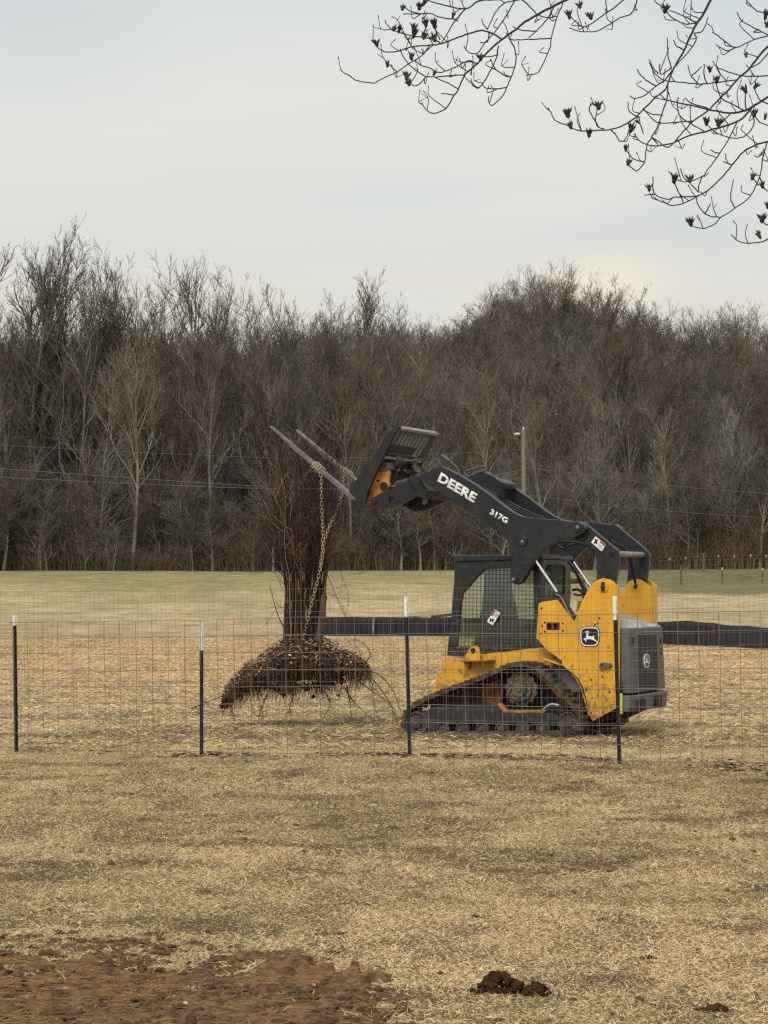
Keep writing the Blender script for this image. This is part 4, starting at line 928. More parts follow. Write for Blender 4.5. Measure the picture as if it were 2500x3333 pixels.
# lift cylinders
p_pin = uw(*q('I', [(482, 372)])[0], .16); p_mid = uw(*q('I', [(757, 778)])[0], .16); p_end = uw(*q('A', [(1035, 525)])[0], .16)
d_ = (Vector(p_end)-Vector(p_mid)).normalized()*.12
for v in (.095, Wd-.095):
    cyl = rod('lift_cylinder', (*p_mid, v), (p_end[0]+d_.x, p_end[1]+d_.y, v), .042, M_dark)
    rod('cylinder_rod', (*p_pin, v), (*p_mid, v), .0165, M_chrome, cyl); rod('cylinder_gland', (p_mid[0]-d_.x*.0, p_mid[1], v), (p_mid[0]+d_.x*.3, p_mid[1]+d_.y*.3, v), .047, M_dark, cyl)
    hp_ = [(p_mid[0]-.0, p_mid[1]-.02, v-.05), (p_mid[0]+d_.x*.6-.03, p_mid[1]+d_.y*.6, v-.055), (p_end[0], p_end[1], v-.05)]
    tube('cylinder_line', hp_, .009, M_steelw, cyl)
# hoses at the arm elbows and behind the cab
def hose(pts, r=.012, m=M_dark, parent=loader): return tube('hose', [(*uw(*q(c_, [(x, y)])[0], v), v) for c_, x, y, v in pts], r, m, parent)
hose([('I', 720, 410, .5), ('I', 800, 385, .5), ('I', 900, 395, .5), ('I', 1000, 430, .4), ('I', 1060, 520, .4)])
hose([('I', 740, 405, .6), ('I', 790, 440, .6), ('I', 850, 410, .6), ('I', 940, 400, .6)], .014)
hose([('I', 1150, 380, .6), ('I', 1220, 420, .8), ('I', 1290, 470, .9), ('I', 1320, 600, .95), ('I', 1345, 700, 1.0)], .014)
hose([('I', 1170, 400, .7), ('I', 1250, 430, .8), ('I', 1310, 520, .9), ('I', 1335, 620, .95), ('I', 1350, 720, 1.0)], .012)
hose([('I', 830, 540, .9), ('I', 880, 600, .9), ('I', 920, 690, .9), ('I', 960, 790, .8)], .02)
hose([('I', 850, 600, .9), ('I', 900, 640, .9), ('I', 950, 730, .85), ('I', 990, 800, .8)], .016)
hose([('I', 860, 760, .8), ('I', 900, 755, .8), ('I', 940, 780, .8), ('I', 950, 830, .8)], .016)
hose([('I', 870, 790, .8), ('I', 910, 800, .8), ('I', 940, 790, .8)], .012)
# mufflers / filter box behind the cab
rod('filter_housing', (*uw(*q('I', [(860, 690)])[0], .9), .8), (*uw(*q('I', [(900, 690)])[0], .9), 1.1), .03, M_grey)
# hoses and fitting along the arms
M_rubh = mat('hose_rubber', srgb(84, 84, 84), .6)
hose([('H', 1090, 620, .15), ('H', 1150, 560, .2), ('H', 1215, 525, .2), ('H', 1260, 600, .2)], .012, M_rubh, a1)
hose([('H', 1275, 465, .5), ('H', 1380, 540, .5)], .022, M_rubh, a1)
hose([('H', 1380, 540, .5), ('H', 1450, 600, .5), ('H', 1500, 660, .5), ('H', 1520, 720, .5)], .011, M_rubh, a1)
hose([('C', 370, 335, .9), ('C', 380, 320, .9), ('C', 430, 305, .9), ('C', 478, 293, .9), ('C', 495, 312, .9), ('C', 440, 330, .9), ('C', 395, 350, .9), ('C', 370, 335, .9)], .013, M_rubh, a1)
for k, rr_ in enumerate((0, 12, 24)): hose([('C', 480, 415+rr_*.7, 1.05), ('C', 600, 480+rr_, 1.05), ('C', 720, 545+rr_, 1.05), ('C', 830, 588+rr_*.4, 1.05)], .012, M_dark, a1)
# ---- quick attach and fork carriage
VA = .125; VB = VA+1.17
qa = U('H', [(300, 1115), (262, 1060), (258, 1000), (310, 880), (360, 780), (400, 700), (420, 640), (560, 640), (590, 700), (580, 820), (590, 870), (540, 940), (430, 1000), (380, 1060), (340, 1100)], .3)
qah = [U('H', rrect(305, 955, 22, 24, 12, 2), .3), U('H', rrect(430, 810, 24, 14, 12, 2), .3)]
qk = plate('quick_attach', qa, .26, .3, mat('orange_worn', srgb(214, 150, 62), .6, col2=srgb(160, 104, 50), scale=8, col3=srgb(60, 44, 34), scale3=12, c3=(.6, .68)), loader, holes=qah)
plate('quick_attach_plate', qa, Wd-.3, Wd-.26, qk.data.materials[0], qk, holes=qah)
plate('quick_attach_cap', U('H', [(420, 660), (460, 545), (560, 560), (575, 610), (585, 650), (470, 680)], .3), .24, .42, M_grey, qk); plate('quick_attach_cap', U('H', [(420, 660), (460, 545), (560, 560), (575, 610), (585, 650), (470, 680)], .3), Wd-.42, Wd-.24, M_grey, qk)
a, b = uw(*q('H', [(500, 880)])[0], .26); discs('coupler_pin', [(a, b, .235, .262, .045), (a, b, Wd-.262, Wd-.2, .045)], M_dark, qk)
a, b = uw(*q('H', [(365, 1090)])[0], .2); discs('coupler_pin', [(a, b, .18, .3, .03), (a, b, Wd-.3, Wd-.18, .03)], M_dark, qk)
qb = U('H', [(330, 1000), (420, 640), (470, 650), (400, 960), (360, 1060)], .3); plate('quick_attach_bar', qb, .301, Wd-.301, M_dark, qk)
rod('tilt_cylinder', (*uw(*q('H', [(670, 850)])[0], .45), .45), (*uw(*q('H', [(860, 800)])[0], .45), .45), .034, M_grey); rod('tilt_cylinder_rod', (*uw(*q('H', [(590, 870)])[0], .45), .45), (*uw(*q('H', [(670, 855)])[0], .45), .45), .016, M_chrome)
rod('tilt_cylinder', (*uw(*q('H', [(670, 850)])[0], .45), Wd-.45), (*uw(*q('H', [(860, 800)])[0], .45), Wd-.45), .034, M_grey)
up1 = U('H', [(20, 960), (45, 905), (120, 800), (500, 255), (560, 150), (690, 60), (712, 72), (640, 180), (520, 420), (420, 640), (330, 830), (262, 1000), (247, 1112), (190, 1090), (85, 1022)], VA)
fc = plate('fork_carriage', up1, VA, VA+.05, M_dark, loader, bevel=.005); plate('carriage_side', up1, VB-.05, VB, M_dark, fc, bevel=.005)
e0 = Vector(uw(*q('H', [(165, 1000)])[0], VA)); e1 = Vector(uw(*q('H', [(690, 85)])[0], VA)); ed = (e1-e0); el_ = ed.length; ed = ed/el_; en = Vector((ed.y, -ed.x))
if en.x > 0: en = -en         # en points back toward the machine (smaller u)
def cplate(name, t0, t1, n0, n1, v0, v1, m, parent=fc, bevel=.003):
    a = e0+ed*el_*t0; b = e0+ed*el_*t1; return plate(name, [tuple(a+en*n0), tuple(b+en*n0), tuple(b+en*n1), tuple(a+en*n1)], v0, v1, m, parent, bevel=bevel)
cplate('top_bar', .975, 1.01, -.03, .035, VA+.0505, VB-.0505, M_steelw)
cplate('guard_plate', .64, .76, .0, .015, VA+.0505, VB-.4, M_dark); cplate('carriage_bar', .60, .635, -.02, .03, VA+.0505, VB-.0505, M_blk)
cplate('guard_slat', .52, .975, .0, .02, VB-.17, VB-.0505, M_dark)
for k in range(9): cplate('guard_slat', .765 if k < 6 else .65, .975, .0, .018, VA+.1+k*.105, VA+.155+k*.105, M_grey)
cplate('carriage_bar', .44, .56, -.02, .02, VA+.0505, VB-.0505, M_blk); cplate('carriage_bar', .0, .09, -.03, .05, VA+.0505, VB-.0505, M_dark)
for v in (.45, .95):
    cplate('latch_handle', .50, .60, .04, .07, v, v+.04, M_steelw); cplate('latch_handle_tip', .60, .62, .02, .1, v-.03, v+.07, M_steelw)
cplate('diagonal_brace', .05, .5, .0, .03, .62, .68, M_dark); cplate('diagonal_brace', .05, .5, .0, .03, .8, .86, M_dark)
# forks: shank down the carriage, blade out forward, tapered
ft_ = Vector(uw(*q('J', [(140, 152)])[0], .37)); fh_ = Vector(uw(*q('J', [(1185, 1035)])[0], .37))
fd = (ft_-fh_).normalized(); fn = Vector((-fd.y, fd.x))
if fn.y > 0: fn = -fn
heel = fh_-fd*.10
for vc in (.37, 1.05):
    pr = [heel, ft_, ft_+fn*.012, ft_-fd*.45+fn*.036, heel+fn*.04, heel-fd*.04+fn*.02, heel-fd*.045-fn*.45, heel-fd*.005-fn*.45]
    fk = plate('fork', [tuple(p) for p in pr], vc-.052, vc+.052, M_forks, fc, bevel=.003)
# ---- tracks
tc_ = [(84, 790), (95, 700), (130, 645), (185, 603), (400, 500), (700, 392), (900, 305), (980, 275), (1060, 264), (1160, 270), (1250, 312), (1400, 450), (1520, 600), (1590, 700), (1606, 780), (1570, 850), (1480, 880), (1200, 884), (900, 887), (500, 890), (220, 893), (120, 865)]
tcu = [Vector((*p, 0)) for p in U('D', tc_, -.13)]
def closed(P, n=8):
    m = len(P); o = []
    for i in range(m):
        a, b, c_, d = P[(i-1) % m], P[i], P[(i+1) % m], P[(i+2) % m]
        for k in range(n):
            t = k/n; o.append(.5*((2*b)+(-a+c_)*t+(2*a-5*b+4*c_-d)*t*t+(-a+3*b-3*c_+d)*t**3))
    return o
tp_ = closed(tcu)
# resample evenly
def resample(P, step):
    Q = P+[P[0]]; L_ = [0]
    for a, b in zip(Q, Q[1:]): L_.append(L_[-1]+(b-a).length)
    n = int(L_[-1]/step); o = []; j = 0
    for i in range(n):
        s = L_[-1]*i/n
        while L_[j+1] < s: j += 1
        o.append(Q[j].lerp(Q[j+1], (s-L_[j])/(L_[j+1]-L_[j]+1e-9)))
    return o
tp_ = resample(tp_, .0125); NT = len(tp_)
cen = sum(tp_, Vector())/NT; rnd = random.Random(4)
def belt(v0, v1):
    bm = bmesh.new(); rings = []
    for i in range(NT):
        d = (tp_[(i+1) % NT]-tp_[i-1]).normalized(); n = Vector((d.y, -d.x, 0))
        if n.dot(tp_[i]-cen) < 0: n = -n
        rings.append((tp_[i], n))
    nv = 6; grid_o = []; grid_i = []
    for i, (p, n) in enumerate(rings):
        ph = i % 6; ro = []; ri = []
        for j in range(nv+1):
            v = v0+(v1-v0)*j/nv; alt = (ph < 3) if j % 2 == 0 or j in (0, nv) else (ph < 3)
            h = (-.002 if alt else -.022)+rnd.uniform(-.005, .005); jit = rnd.uniform(-.006, .006) if j in (0, nv) else 0
            po = p+n*h; pi = p-n*(.058+rnd.uniform(-.003, .003))
            ro.append(bm.verts.new(P3(po.x, po.y, v+jit))); ri.append(bm.verts.new(P3(pi.x, pi.y, v)))
        grid_o.append(ro); grid_i.append(ri)
    for i in range(NT):
        k = (i+1) % NT
        for j in range(nv):
            bm.faces.new((grid_o[i][j], grid_o[k][j], grid_o[k][j+1], grid_o[i][j+1])); bm.faces.new((grid_i[i][j], grid_i[i][j+1], grid_i[k][j+1], grid_i[k][j]))
        bm.faces.new((grid_o[i][0], grid_i[i][0], grid_i[k][0], grid_o[k][0])); bm.faces.new((grid_o[i][nv], grid_o[k][nv], grid_i[k][nv], grid_i[i][nv]))
    for i in range(0, NT, 6):     # drive lugs on the inside
        p, n = rings[i]; c_ = p-n*.075
        k = bmesh.ops.create_cube(bm, size=1); an = math.atan2(n.y, n.x)
        for vt in k['verts']:
            x, y = vt.co.x*.045, vt.co.z*.03; vt.co = P3(c_.x+x*math.cos(an)-y*math.sin(an), c_.y+x*math.sin(an)+y*math.cos(an), (v0+v1)/2+vt.co.y*.06)
    return bm
M_mudst = mat('muddy_steel', srgb(64, 60, 56), .8, col2=srgb(112, 92, 66), scale=14, contrast=(.48, .62), bump=.8, bscale=50)
M_frame = mat('track_frame_paint', srgb(34, 36, 42), .65, col2=srgb(84, 74, 62), scale=8, contrast=(.5, .68), bump=.4, stretch=(3, 3, 1))
def wheel(name, c_, r, v0, v1, parent, hub=.4, m=M_mudst, rim=True):
    bm = bmesh.new(); disc(bm, *c_, v0+.02, v1, r*.86, 32)
    # rim ring
    n = 32; ra = []
    for (rad, v) in ((r, v1), (r, v0), (r*.84, v0), (r*.84, v0+.03)):
        ra.append([bm.verts.new(P3(c_[0]+rad*math.cos(6.2832*i/n), c_[1]+rad*math.sin(6.2832*i/n), v)) for i in range(n)])
    for a, b in zip(ra, ra[1:]):
        for i in range(n): bm.faces.new((a[i], a[(i+1) % n], b[(i+1) % n], b[i]))
    disc(bm, *c_, v0-.01, v0+.03, r*hub, 20); disc(bm, *c_, v0-.025, v0, r*hub*.45, 14)
    for i in range(6):
        t = i*math.pi/3; disc(bm, c_[0]+r*.6*math.cos(t), c_[1]+r*.6*math.sin(t), v0+.008, v0+.03, r*.07, 8)
    return obj(name, bm, m, parent, bevel=0)
def make_track(vo, flip):
    v0, v1 = (-.13, .19) if not flip else (Wd-.19, Wd+.13)
    f = (lambda a: a) if not flip else (lambda a: Wd-a)
    def vv(a, b): return (a, b) if not flip else (Wd-b, Wd-a)
    tr = obj('track', belt(v0, v1), M_rub, loader)
    sc_ = uw(*q('D', [(1072, 492)])[0], -.08)
    if not flip:
        # toothed sprocket
        o = []
        for i in range(13*4):
            t = 2*math.pi*i/52; r_ = .192 if i % 4 in (0, 1) else .174; o.append((sc_[0]+r_*math.cos(t), sc_[1]+r_*math.sin(t)))
        spk = plate('sprocket', o, -.03, .03, M_mudst, tr, bevel=.003); discs('sprocket_hub', [(sc_[0], sc_[1], -.07, -.03, .135, 28), (sc_[0], sc_[1], -.095, -.07, .085, 24), (sc_[0], sc_[1], -.11, -.095, .03, 10)], M_mudst, spk)
        discs('sprocket_bolts', [(sc_[0]+.108*math.cos(t), sc_[1]+.108*math.sin(t), -.082, -.069, .011, 6) for t in [i*math.pi/5 for i in range(10)]], M_steelw, spk)
        wheel('front_idler', uw(*q('D', [(222, 775)])[0], -.1), .13, -.112, .12, tr); wheel('rear_idler', uw(*q('D', [(1475, 770)])[0], -.1), .115, -.09, .12, tr)
        for x in (440, 600, 765, 930, 1100, 1270): wheel('roller', uw(*q('D', [(x, 826)])[0], -.1), .078, -.112, .1, tr, .5)
        fr = U('D', [(232, 735), (262, 680), (370, 640), (880, 632), (905, 655), (945, 695), (1350, 695), (1400, 722), (1395, 780), (1250, 785), (1120, 775), (1040, 785), (900, 775), (830, 785), (700, 778), (640, 785), (540, 785), (470, 790), (400, 830), (330, 842), (290, 800), (250, 790)], -.1)
        fr_ = plate('track_frame', fr, -.10, -.02, M_frame, tr, bevel=.01)
        plate('frame_skirt', U('D', [(345, 618), (600, 520), (840, 438), (905, 410), (960, 420), (930, 560), (900, 640), (420, 630)], .1), .1, .19, M_yelm, tr)
        plate('track_shade_sheet', U('D', [(330, 640), (700, 485), (930, 360), (1060, 335), (1170, 350), (1330, 490), (1470, 650), (1470, 730), (330, 730)], .19), .191, .199, M_dark, tr)  # dark sheet over the yellow chassis, standing in for muddy shade inside the track
        discs('motor_housing', [(sc_[0], sc_[1], .03, .19, .15, 24)], M_dark, tr)
        plate('sprocket_guard', U('D', [(890, 625), (950, 690), (1280, 690), (1300, 668), (965, 668), (915, 605)], -.06), -.06, .0, M_yeld, tr)
        tube('tow_loop', [(*uw(*q('D', [p])[0], -.11), -.11) for p in ((1268, 672), (1295, 640), (1340, 618), (1402, 626))], .011, M_top, tr)
        r = random.Random(12)
        # hanging mud streaks on the frame
    else:
        fr = U('D', [(232, 735), (262, 680), (370, 640), (880, 632), (1400, 722), (1395, 830), (262, 842)], -.1); plate('track_frame', fr, Wd+.02, Wd+.1, M_frame, tr); wheel('rear_idler', uw(*q('D', [(1475, 770)])[0], -.1), .115, Wd-.12, Wd+.09, tr)
    return tr
make_track(0, False); make_track(0, True)
# underbelly between the tracks
be = U('A', [(300, 1050), (1127, 1070), (1253, 1006), (1262, 960), (1100, 940), (400, 940)], .2)
plate('belly_pan', be, .2, Wd-.2, M_dark)
bw = uw(2005, 2310, 0)[1]; hw0_ = uw(*q('G', [(860, 1295)])[0], .3)[1]
plate('rear_belly', [(-.12, hw0_-.2), (.0, bw-.03), (.30, bw-.16), (.62, bw-.2), (.62, bw+.25), (.02, hw0_-.0), (-.03, hw0_-.03)], .12, Wd-.12, mat('rusty_belly', srgb(34, 26, 22), .8, col2=srgb(56, 38, 28), scale=6))
# ---- engine hood, grille, bumper
hw0 = uw(*q('G', [(860, 1295)])[0], .3)[1]; hw1 = uw(*q('G', [(950, 305)])[0], .14)[1]; HV0, HV1 = .1, 1.42
def hood():
    # profile points (u, w, inset of v) swept as a faceted shell
    bm = bmesh.new(); secs = []
    prof = [(-.115, hw0, 0), (-.095, hw0+.35, .0), (-.08, hw1-.02, .0), (-.07, hw1, .03), (.07, hw1+.075, .06), (.4, hw1+.15, .10), (.75, hw1+.17, .14)]
    for u_, w_, ins in prof:
        secs.append([bm.verts.new(P3(u_+.10, w_, HV0+ins*.4)), bm.verts.new(P3(u_+.015, w_, HV0+.04+ins)), bm.verts.new(P3(u_, w_, HV0+.16+ins)), bm.verts.new(P3(u_, w_, HV1-.16-ins)), bm.verts.new(P3(u_+.015, w_, HV1-.04-ins)), bm.verts.new(P3(u_+.10, w_, HV1-ins*.4))])
    for a, b in zip(secs, secs[1:]):
        for i in range(5): bm.faces.new((a[i], a[i+1], b[i+1], b[i]))
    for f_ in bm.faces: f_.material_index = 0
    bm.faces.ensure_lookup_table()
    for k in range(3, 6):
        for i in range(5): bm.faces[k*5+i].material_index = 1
    # close sides down and front
    fr_l = [s[0] for s in secs]; ex = []
    for side in (0, 5):
        s0 = secs[0][side]; ln = [s[side] for s in secs]
        c_ = bm.verts.new(P3(.75, hw0, HV0 if side == 0 else HV1)); bm.faces.new([*ln, c_])
    return bm
hd = obj('engine_hood', hood(), [M_grey, M_top], loader, bevel=.008)
# perforated grille: dark slots proud of the rear face
gu0 = -.118
def rear_pt(px, py, dv=0):
    """point of the (slightly raked) rear face seen at a picture point"""
    k = (px-1250)/F; u_ = -.1
    for _ in range(6):
        v = (k*(Y0+u_*sn_)-X0+u_*cs_)/(sn_-k*cs_); Y = Y0+u_*sn_+v*cs_; wv = CH+(HY-py)/F*Y-ZB
        u_ = np.interp(wv, [hw0, hw0+.35, hw1-.02], [-.115, -.095, -.08])
    return float(u_), float(v), float(wv)
bm = bmesh.new(); rng2 = random.Random(3); nrow = 31
for r_ in range(nrow):
    for c_ in range(11):
        gx = 1068+c_*28.5+(14 if r_ % 2 else 0)+(r_/nrow)*16; gy = 415+r_*26.3
        if 1150 < gx < 1250 and 690 < gy < 920: continue
        if gx > 1372+(r_/nrow)*16: continue
        u_, v_, w_ = rear_pt(*q('G', [(gx, gy)])[0])
        bmesh.ops.create_cube(bm, size=1, matrix=Matrix.Translation(P3(u_-.001, w_, v_))@Matrix.Diagonal((.006, .036, .0125, 1)))
obj('grille', bm, M_hole, hd)
# grille panel just behind the slots
def rear_quad(name, P, off, th, m, parent=hd):
    bm = bmesh.new(); A = []; B = []
    for p in P:
        u_, v_, w_ = rear_pt(*q('G', [p])[0]); A.append(bm.verts.new(P3(u_-off, w_, v_))); B.append(bm.verts.new(P3(u_-off+th, w_, v_)))
    bm.faces.new(A); bm.faces.new(B[::-1]); n = len(P)
    for i in range(n): bm.faces.new((A[i], A[(i+1) % n], B[(i+1) % n], B[i]))
    return obj(name, bm, m, parent)
em = rear_quad('grille_emblem', rrect(1200, 812, 42, 105, 20, 2.6), .008, .006, M_dec)
rear_quad('emblem_field', rrect(1200, 812, 33, 92, 20, 2.6), .011, .0025, M_grey, em); rear_quad('emblem_figure', [(1186, 745), (1196, 770), (1200, 800), (1215, 815), (1228, 860), (1205, 838), (1180, 835), (1168, 850), (1175, 820), (1188, 808)], .0135, .002, M_dec, em)
for P in ([(985, 450), (1003, 450), (1005, 540), (987, 540)], [(1412, 455), (1432, 455), (1436, 540), (1416, 540)], [(1416, 625), (1444, 625), (1446, 660), (1418, 655)], [(1420, 670), (1440, 672), (1440, 715), (1424, 712)]): rear_quad('rear_slot', P, .004, .006, M_hole)
tube('exhaust_stub', [(.25, hw1+.13, .55), (.25, hw1+.19, .55), (.23, hw1+.21, .56)], .03, M_dark, hd)
# hood side latch & spotted yellow tag
plate('side_marker', U('G', [(752, 525), (800, 505), (880, 512), (840, 545), (770, 590), (752, 580)], .12), .115, .135, M_yel, hd)
# bumper
def bumper():
    bm = bmesh.new(); plan = [(.03, .04), (-.10, .10), (-.155, .26), (-.165, .5), (-.165, 1.05), (-.155, 1.29), (-.10, 1.43), (.03, 1.46), (.06, 1.36), (.06, .1)]
    A = [bm.verts.new(P3(a, hw0-.025, b)) for a, b in plan]; B = [bm.verts.new(P3(a+(.02 if a < 0 else 0), hw0-.20, b)) for a, b in plan]
    bm.faces.new(A); bm.faces.new(B[::-1]); n = len(plan)
    for i in range(n): bm.faces.new((A[i], A[(i+1) % n], B[(i+1) % n], B[i]))
    return bm
bp = obj('rear_bumper', bumper(), mat('bumper_grey', srgb(84, 86, 88), .6, col2=srgb(110, 106, 100), scale=5), loader, bevel=.012)
for (a, b, c_, d) in ((.78, 1.02, .03, .15), (.2, .42, .03, .13)):
    box('bumper_recess', -.171, -.15, a, b, hw0-.19+.0, hw0-.06, M_hole, bp, bevel=.002)
box('hi_vis_strip', -.03, -.004, .03, .05, hw0-.22, hw0+.0, mat('hi_vis', srgb(196, 204, 60), .6), loader)
box('rear_reflector_bracket', -.02, .05, .06, .12, hw0+.02, hw0+.1, M_dark, loader)

# ------------------------------------------------------------------ uprooted bush hanging from the chains
BY = 26.45
bx = W(985, 2080, BY); bush = empty('uprooted_bush', (bx.x, BY, G(bx.x, BY)))
tag(bush, 'uprooted many stemmed shrub with its leafy root mat, hanging in the air from the forks', 'shrub')
bo = Vector(bush.location)
def B3(px, py, dy=0): return W(px, py, BY)+Vector((0, dy, 0))-bo
M_stem = mat('shrub_stems', (1, 1, 1), .85, attr=True, spec=.15)
def bush_stems():
    r = random.Random(31); sg = []; cl = []
    pal = [srgb(62, 48, 42), srgb(76, 58, 50), srgb(50, 41, 37), srgb(90, 70, 58), srgb(128, 106, 86), srgb(44, 36, 33)]
    def add(pts, r0, r1, c_):
        s = poly_segs([tuple(p) for p in pts], r0, r1); sg.extend(s); cl.extend([c_]*len(s))
    for i in range(150):
        t = r.uniform(-1, 1); dz = math.sqrt(max(0, 1-t*t))*r.uniform(-1, 1)
        xb = 985+t*62; yb = r.uniform(2070, 2100); xm = 990+t*66+r.uniform(-8, 8); topy = r.choice([1340, 1400, 1460, 1540, 1620, 1700, 1780])+r.uniform(-40, 40)
        xt = 975+t*(70+ (2080-topy)*.13)+r.uniform(-26, 26)
        P = [B3(xb, yb, dz*.2), B3(xm, 1900, dz*.22), B3(xm+(xt-xm)*.3+r.uniform(-12, 12), 1900-(1900-topy)*.35, dz*.25), B3(xm+(xt-xm)*.6+r.uniform(-18, 18), 1900-(1900-topy)*.7, dz*.25), B3(xt+r.uniform(-12, 12), topy, dz*.3+r.uniform(-.1, .1))]
        pts = [p+Vector((r.uniform(-.007, .007), 0, 0)) for p in smooth_poly(P, 5)]; r0 = r.uniform(.002, .007) if r.random() < .8 else .011; c_ = Vector(r.choice(pal))*r.uniform(.6, 1.3)
        add(pts, r0, .0018, c_)
        nb = int(r.uniform(3, 8))
        for k in range(nb):
            j = r.randrange(8, len(pts)-1); p = pts[j]; d = Vector((r.uniform(-1, 1), r.uniform(-1, 1), r.uniform(.3, 1.4))).normalized(); ln = r.uniform(.12, .42)
            if p.z+bo.z < 1.2: ln *= .4
            m_ = p+d*ln*.5+Vector((r.uniform(-.03, .03), 0, 0)); e = m_+(d+Vector((r.uniform(-.4, .4), r.uniform(-.3, .3), .25))).normalized()*ln*.5
            add([p, m_, e], .0026, .0013, c_*1.2)
            for h_ in range(3):
                q0 = p.lerp(e, r.uniform(.3, .9)); d2 = (d+Vector((r.uniform(-1, 1), r.uniform(-1, 1), r.uniform(-.2, .8)))).normalized(); add([q0, q0+d2*ln*.45], .0016, .0010, c_*1.3)
    # stray long canes: (points)
    for P, r0 in ((((930, 2055), (905, 2000), (890, 1950), (880, 1905)), .007), (((940, 1985), (908, 1978), (880, 2010), (850, 2045), (800, 2058)), .003), (((935, 1915), (905, 1880), (885, 1855)), .004), (((925, 1850), (890, 1810), (860, 1780), (840, 1700), (750, 1690)), .004),
                  (((1040, 1830), (1060, 1860), (1090, 1930), (1115, 1990), (1125, 2010)), .005), (((1060, 1865), (1050, 1920), (1040, 1960)), .004), (((1125, 2010), (1135, 1950), (1120, 1890), (1100, 1850)), .003), (((1125, 2010), (1110, 1940), (1115, 1880)), .0025),
                  (((1050, 1940), (1080, 1925), (1130, 1900), (1190, 1860)), .0022), (((1060, 1930), (1100, 1950), (1120, 2000)), .003), (((860, 2102), (900, 2095), (930, 2090)), .002), (((945, 1990), (920, 1920), (905, 1870)), .003), (((1050, 2060), (1060, 2000), (1055, 1940)), .006),
                  (((840, 1690), (880, 1740), (920, 1800), (945, 1900)), .005), (((1130, 2080), (1150, 2120), (1160, 2150)), .002), (((1150, 2080), (1175, 2130), (1185, 2180)), .0022), (((900, 1960), (925, 1995), (940, 2040)), .003)):
        pts = smooth_poly([B3(x, y, r.uniform(-.15, .05)) for x, y in P], 6); add(pts, r0, r0*.4, Vector(r.choice(pal)))
        for k in range(6):
            p = pts[r.randrange(len(pts))]; d = Vector((r.uniform(-1, 1), r.uniform(-.5, .5), r.uniform(-.4, 1))).normalized(); add([p, p+d*r.uniform(.05, .16)], .0016, .001, Vector(pal[0]))
    v, f, k = segs_mesh(sg, 5); return mesh_np('stems', v, [f], M_stem, bush, cols=np.repeat(np.array([list(c) for c in cl]), k, 0), smooth=True)
bush_stems()
# sawn stump standing at the right of the bundle
M_stump = mat('sawn_wood', srgb(92, 76, 62), .85, col2=srgb(60, 46, 38), scale=20, stretch=(1, 1, .2))
bm = bmesh.new(); a_ = B3(1040, 2085, -.2); b_ = B3(1057, 1936, -.2); d = b_-a_; bmesh.ops.create_cone(bm, cap_ends=True, segments=12, radius1=.045, radius2=.034, depth=d.length, matrix=Matrix.Translation((a_+b_)/2)@d.to_track_quat('Z', 'Y').to_matrix().to_4x4()); obj('sawn_stem', bm, M_stump, bush, bevel=.004)
# thick inner trunk mass so the bundle is solid
def bundle():
    r = random.Random(5); mt = [mat('shrub_bark', srgb(*c_), .9, col2=srgb(46, 37, 32), scale=14, stretch=(3, 3, .4)) for c_ in ((84, 64, 52), (66, 50, 42), (122, 96, 74))]
    for i in range(16):
        t = -1+2*(i+.5)/16+r.uniform(-.06, .06); dz = math.sqrt(max(0, 1-t*t))*r.uniform(-.9, .9); ty = r.uniform(1580, 1820); P = [B3(985+t*50, 2110, dz*.15)]
        for k, y in enumerate((2040, 1960, 1880, 1800, 1720, 1640)):
            if y > ty: P.append(B3(987+t*(52+k*1.5)+r.uniform(-5, 5), y, dz*(.15+.01*k)+r.uniform(-.01, .01)))
        P.append(B3(990+t*62+r.uniform(-16, 16), ty, dz*.2)); tubes('thick_stem', [(smooth_poly(P, 3), r.uniform(.007, .015), .004)], mt[i % 3], bush, 7)
bundle()
# root mat: a drooping dome of soil and roots
topx = [712, 735, 800, 870, 930, 1050, 1120, 1180, 1205]; topy_ = [2292, 2238, 2164, 2116, 2076, 2076, 2112, 2146, 2176]
botx = [712, 740, 800, 880, 930, 1000, 1060, 1130, 1180, 1205]; boty_ = [2312, 2292, 2250, 2232, 2246, 2228, 2230, 2212, 2195, 2190]
def mat_core():
    bm = bmesh.new(); nx, na = 90, 26; r = random.Random(3); rings = []
    for i in range(nx+1):
        px = 716+(1204-716)*i/nx; ty = np.interp(px, topx, topy_)+12+44*(fbm(np.array([px*.025]), np.array([1.]), 3, 4)[0]-.5); by = np.interp(px, botx, boty_)-8+50*(fbm(np.array([px*.04]), np.array([5.]), 9, 4)[0]-.5); cy = (ty+by)/2; hh_ = max(3, (by-ty)/2)/F*BY; t = (px-960)/250
        dep = .42*math.sqrt(max(.03, 1-t*t)); c_ = B3(px, cy); ring = []
        for j in range(na):
            a = 2*math.pi*j/na; n = 1+.22*(fbm(np.array([i*.25]), np.array([j*.6]), 7, 3)[0]-.5)*2+r.uniform(-.07, .07)
            ring.append(bm.verts.new(c_+Vector((r.uniform(-.006, .006), -math.cos(a)*dep*n, math.sin(a)*hh_*n))))
        rings.append(ring)
    for a, b in zip(rings, rings[1:]):
        for j in range(na): bm.faces.new((a[j], a[(j+1) % na], b[(j+1) % na], b[j]))
    bm.faces.new(rings[0]); bm.faces.new(rings[-1][::-1])
    return bm
M_root = mat('root_soil', srgb(78, 62, 51), .95, col2=srgb(44, 35, 30), scale=18, bump=1, bscale=60, spec=.1, col3=srgb(92, 68, 50), scale3=26, c3=(.55, .65))
obj('root_mat', mat_core(), M_root, bush)
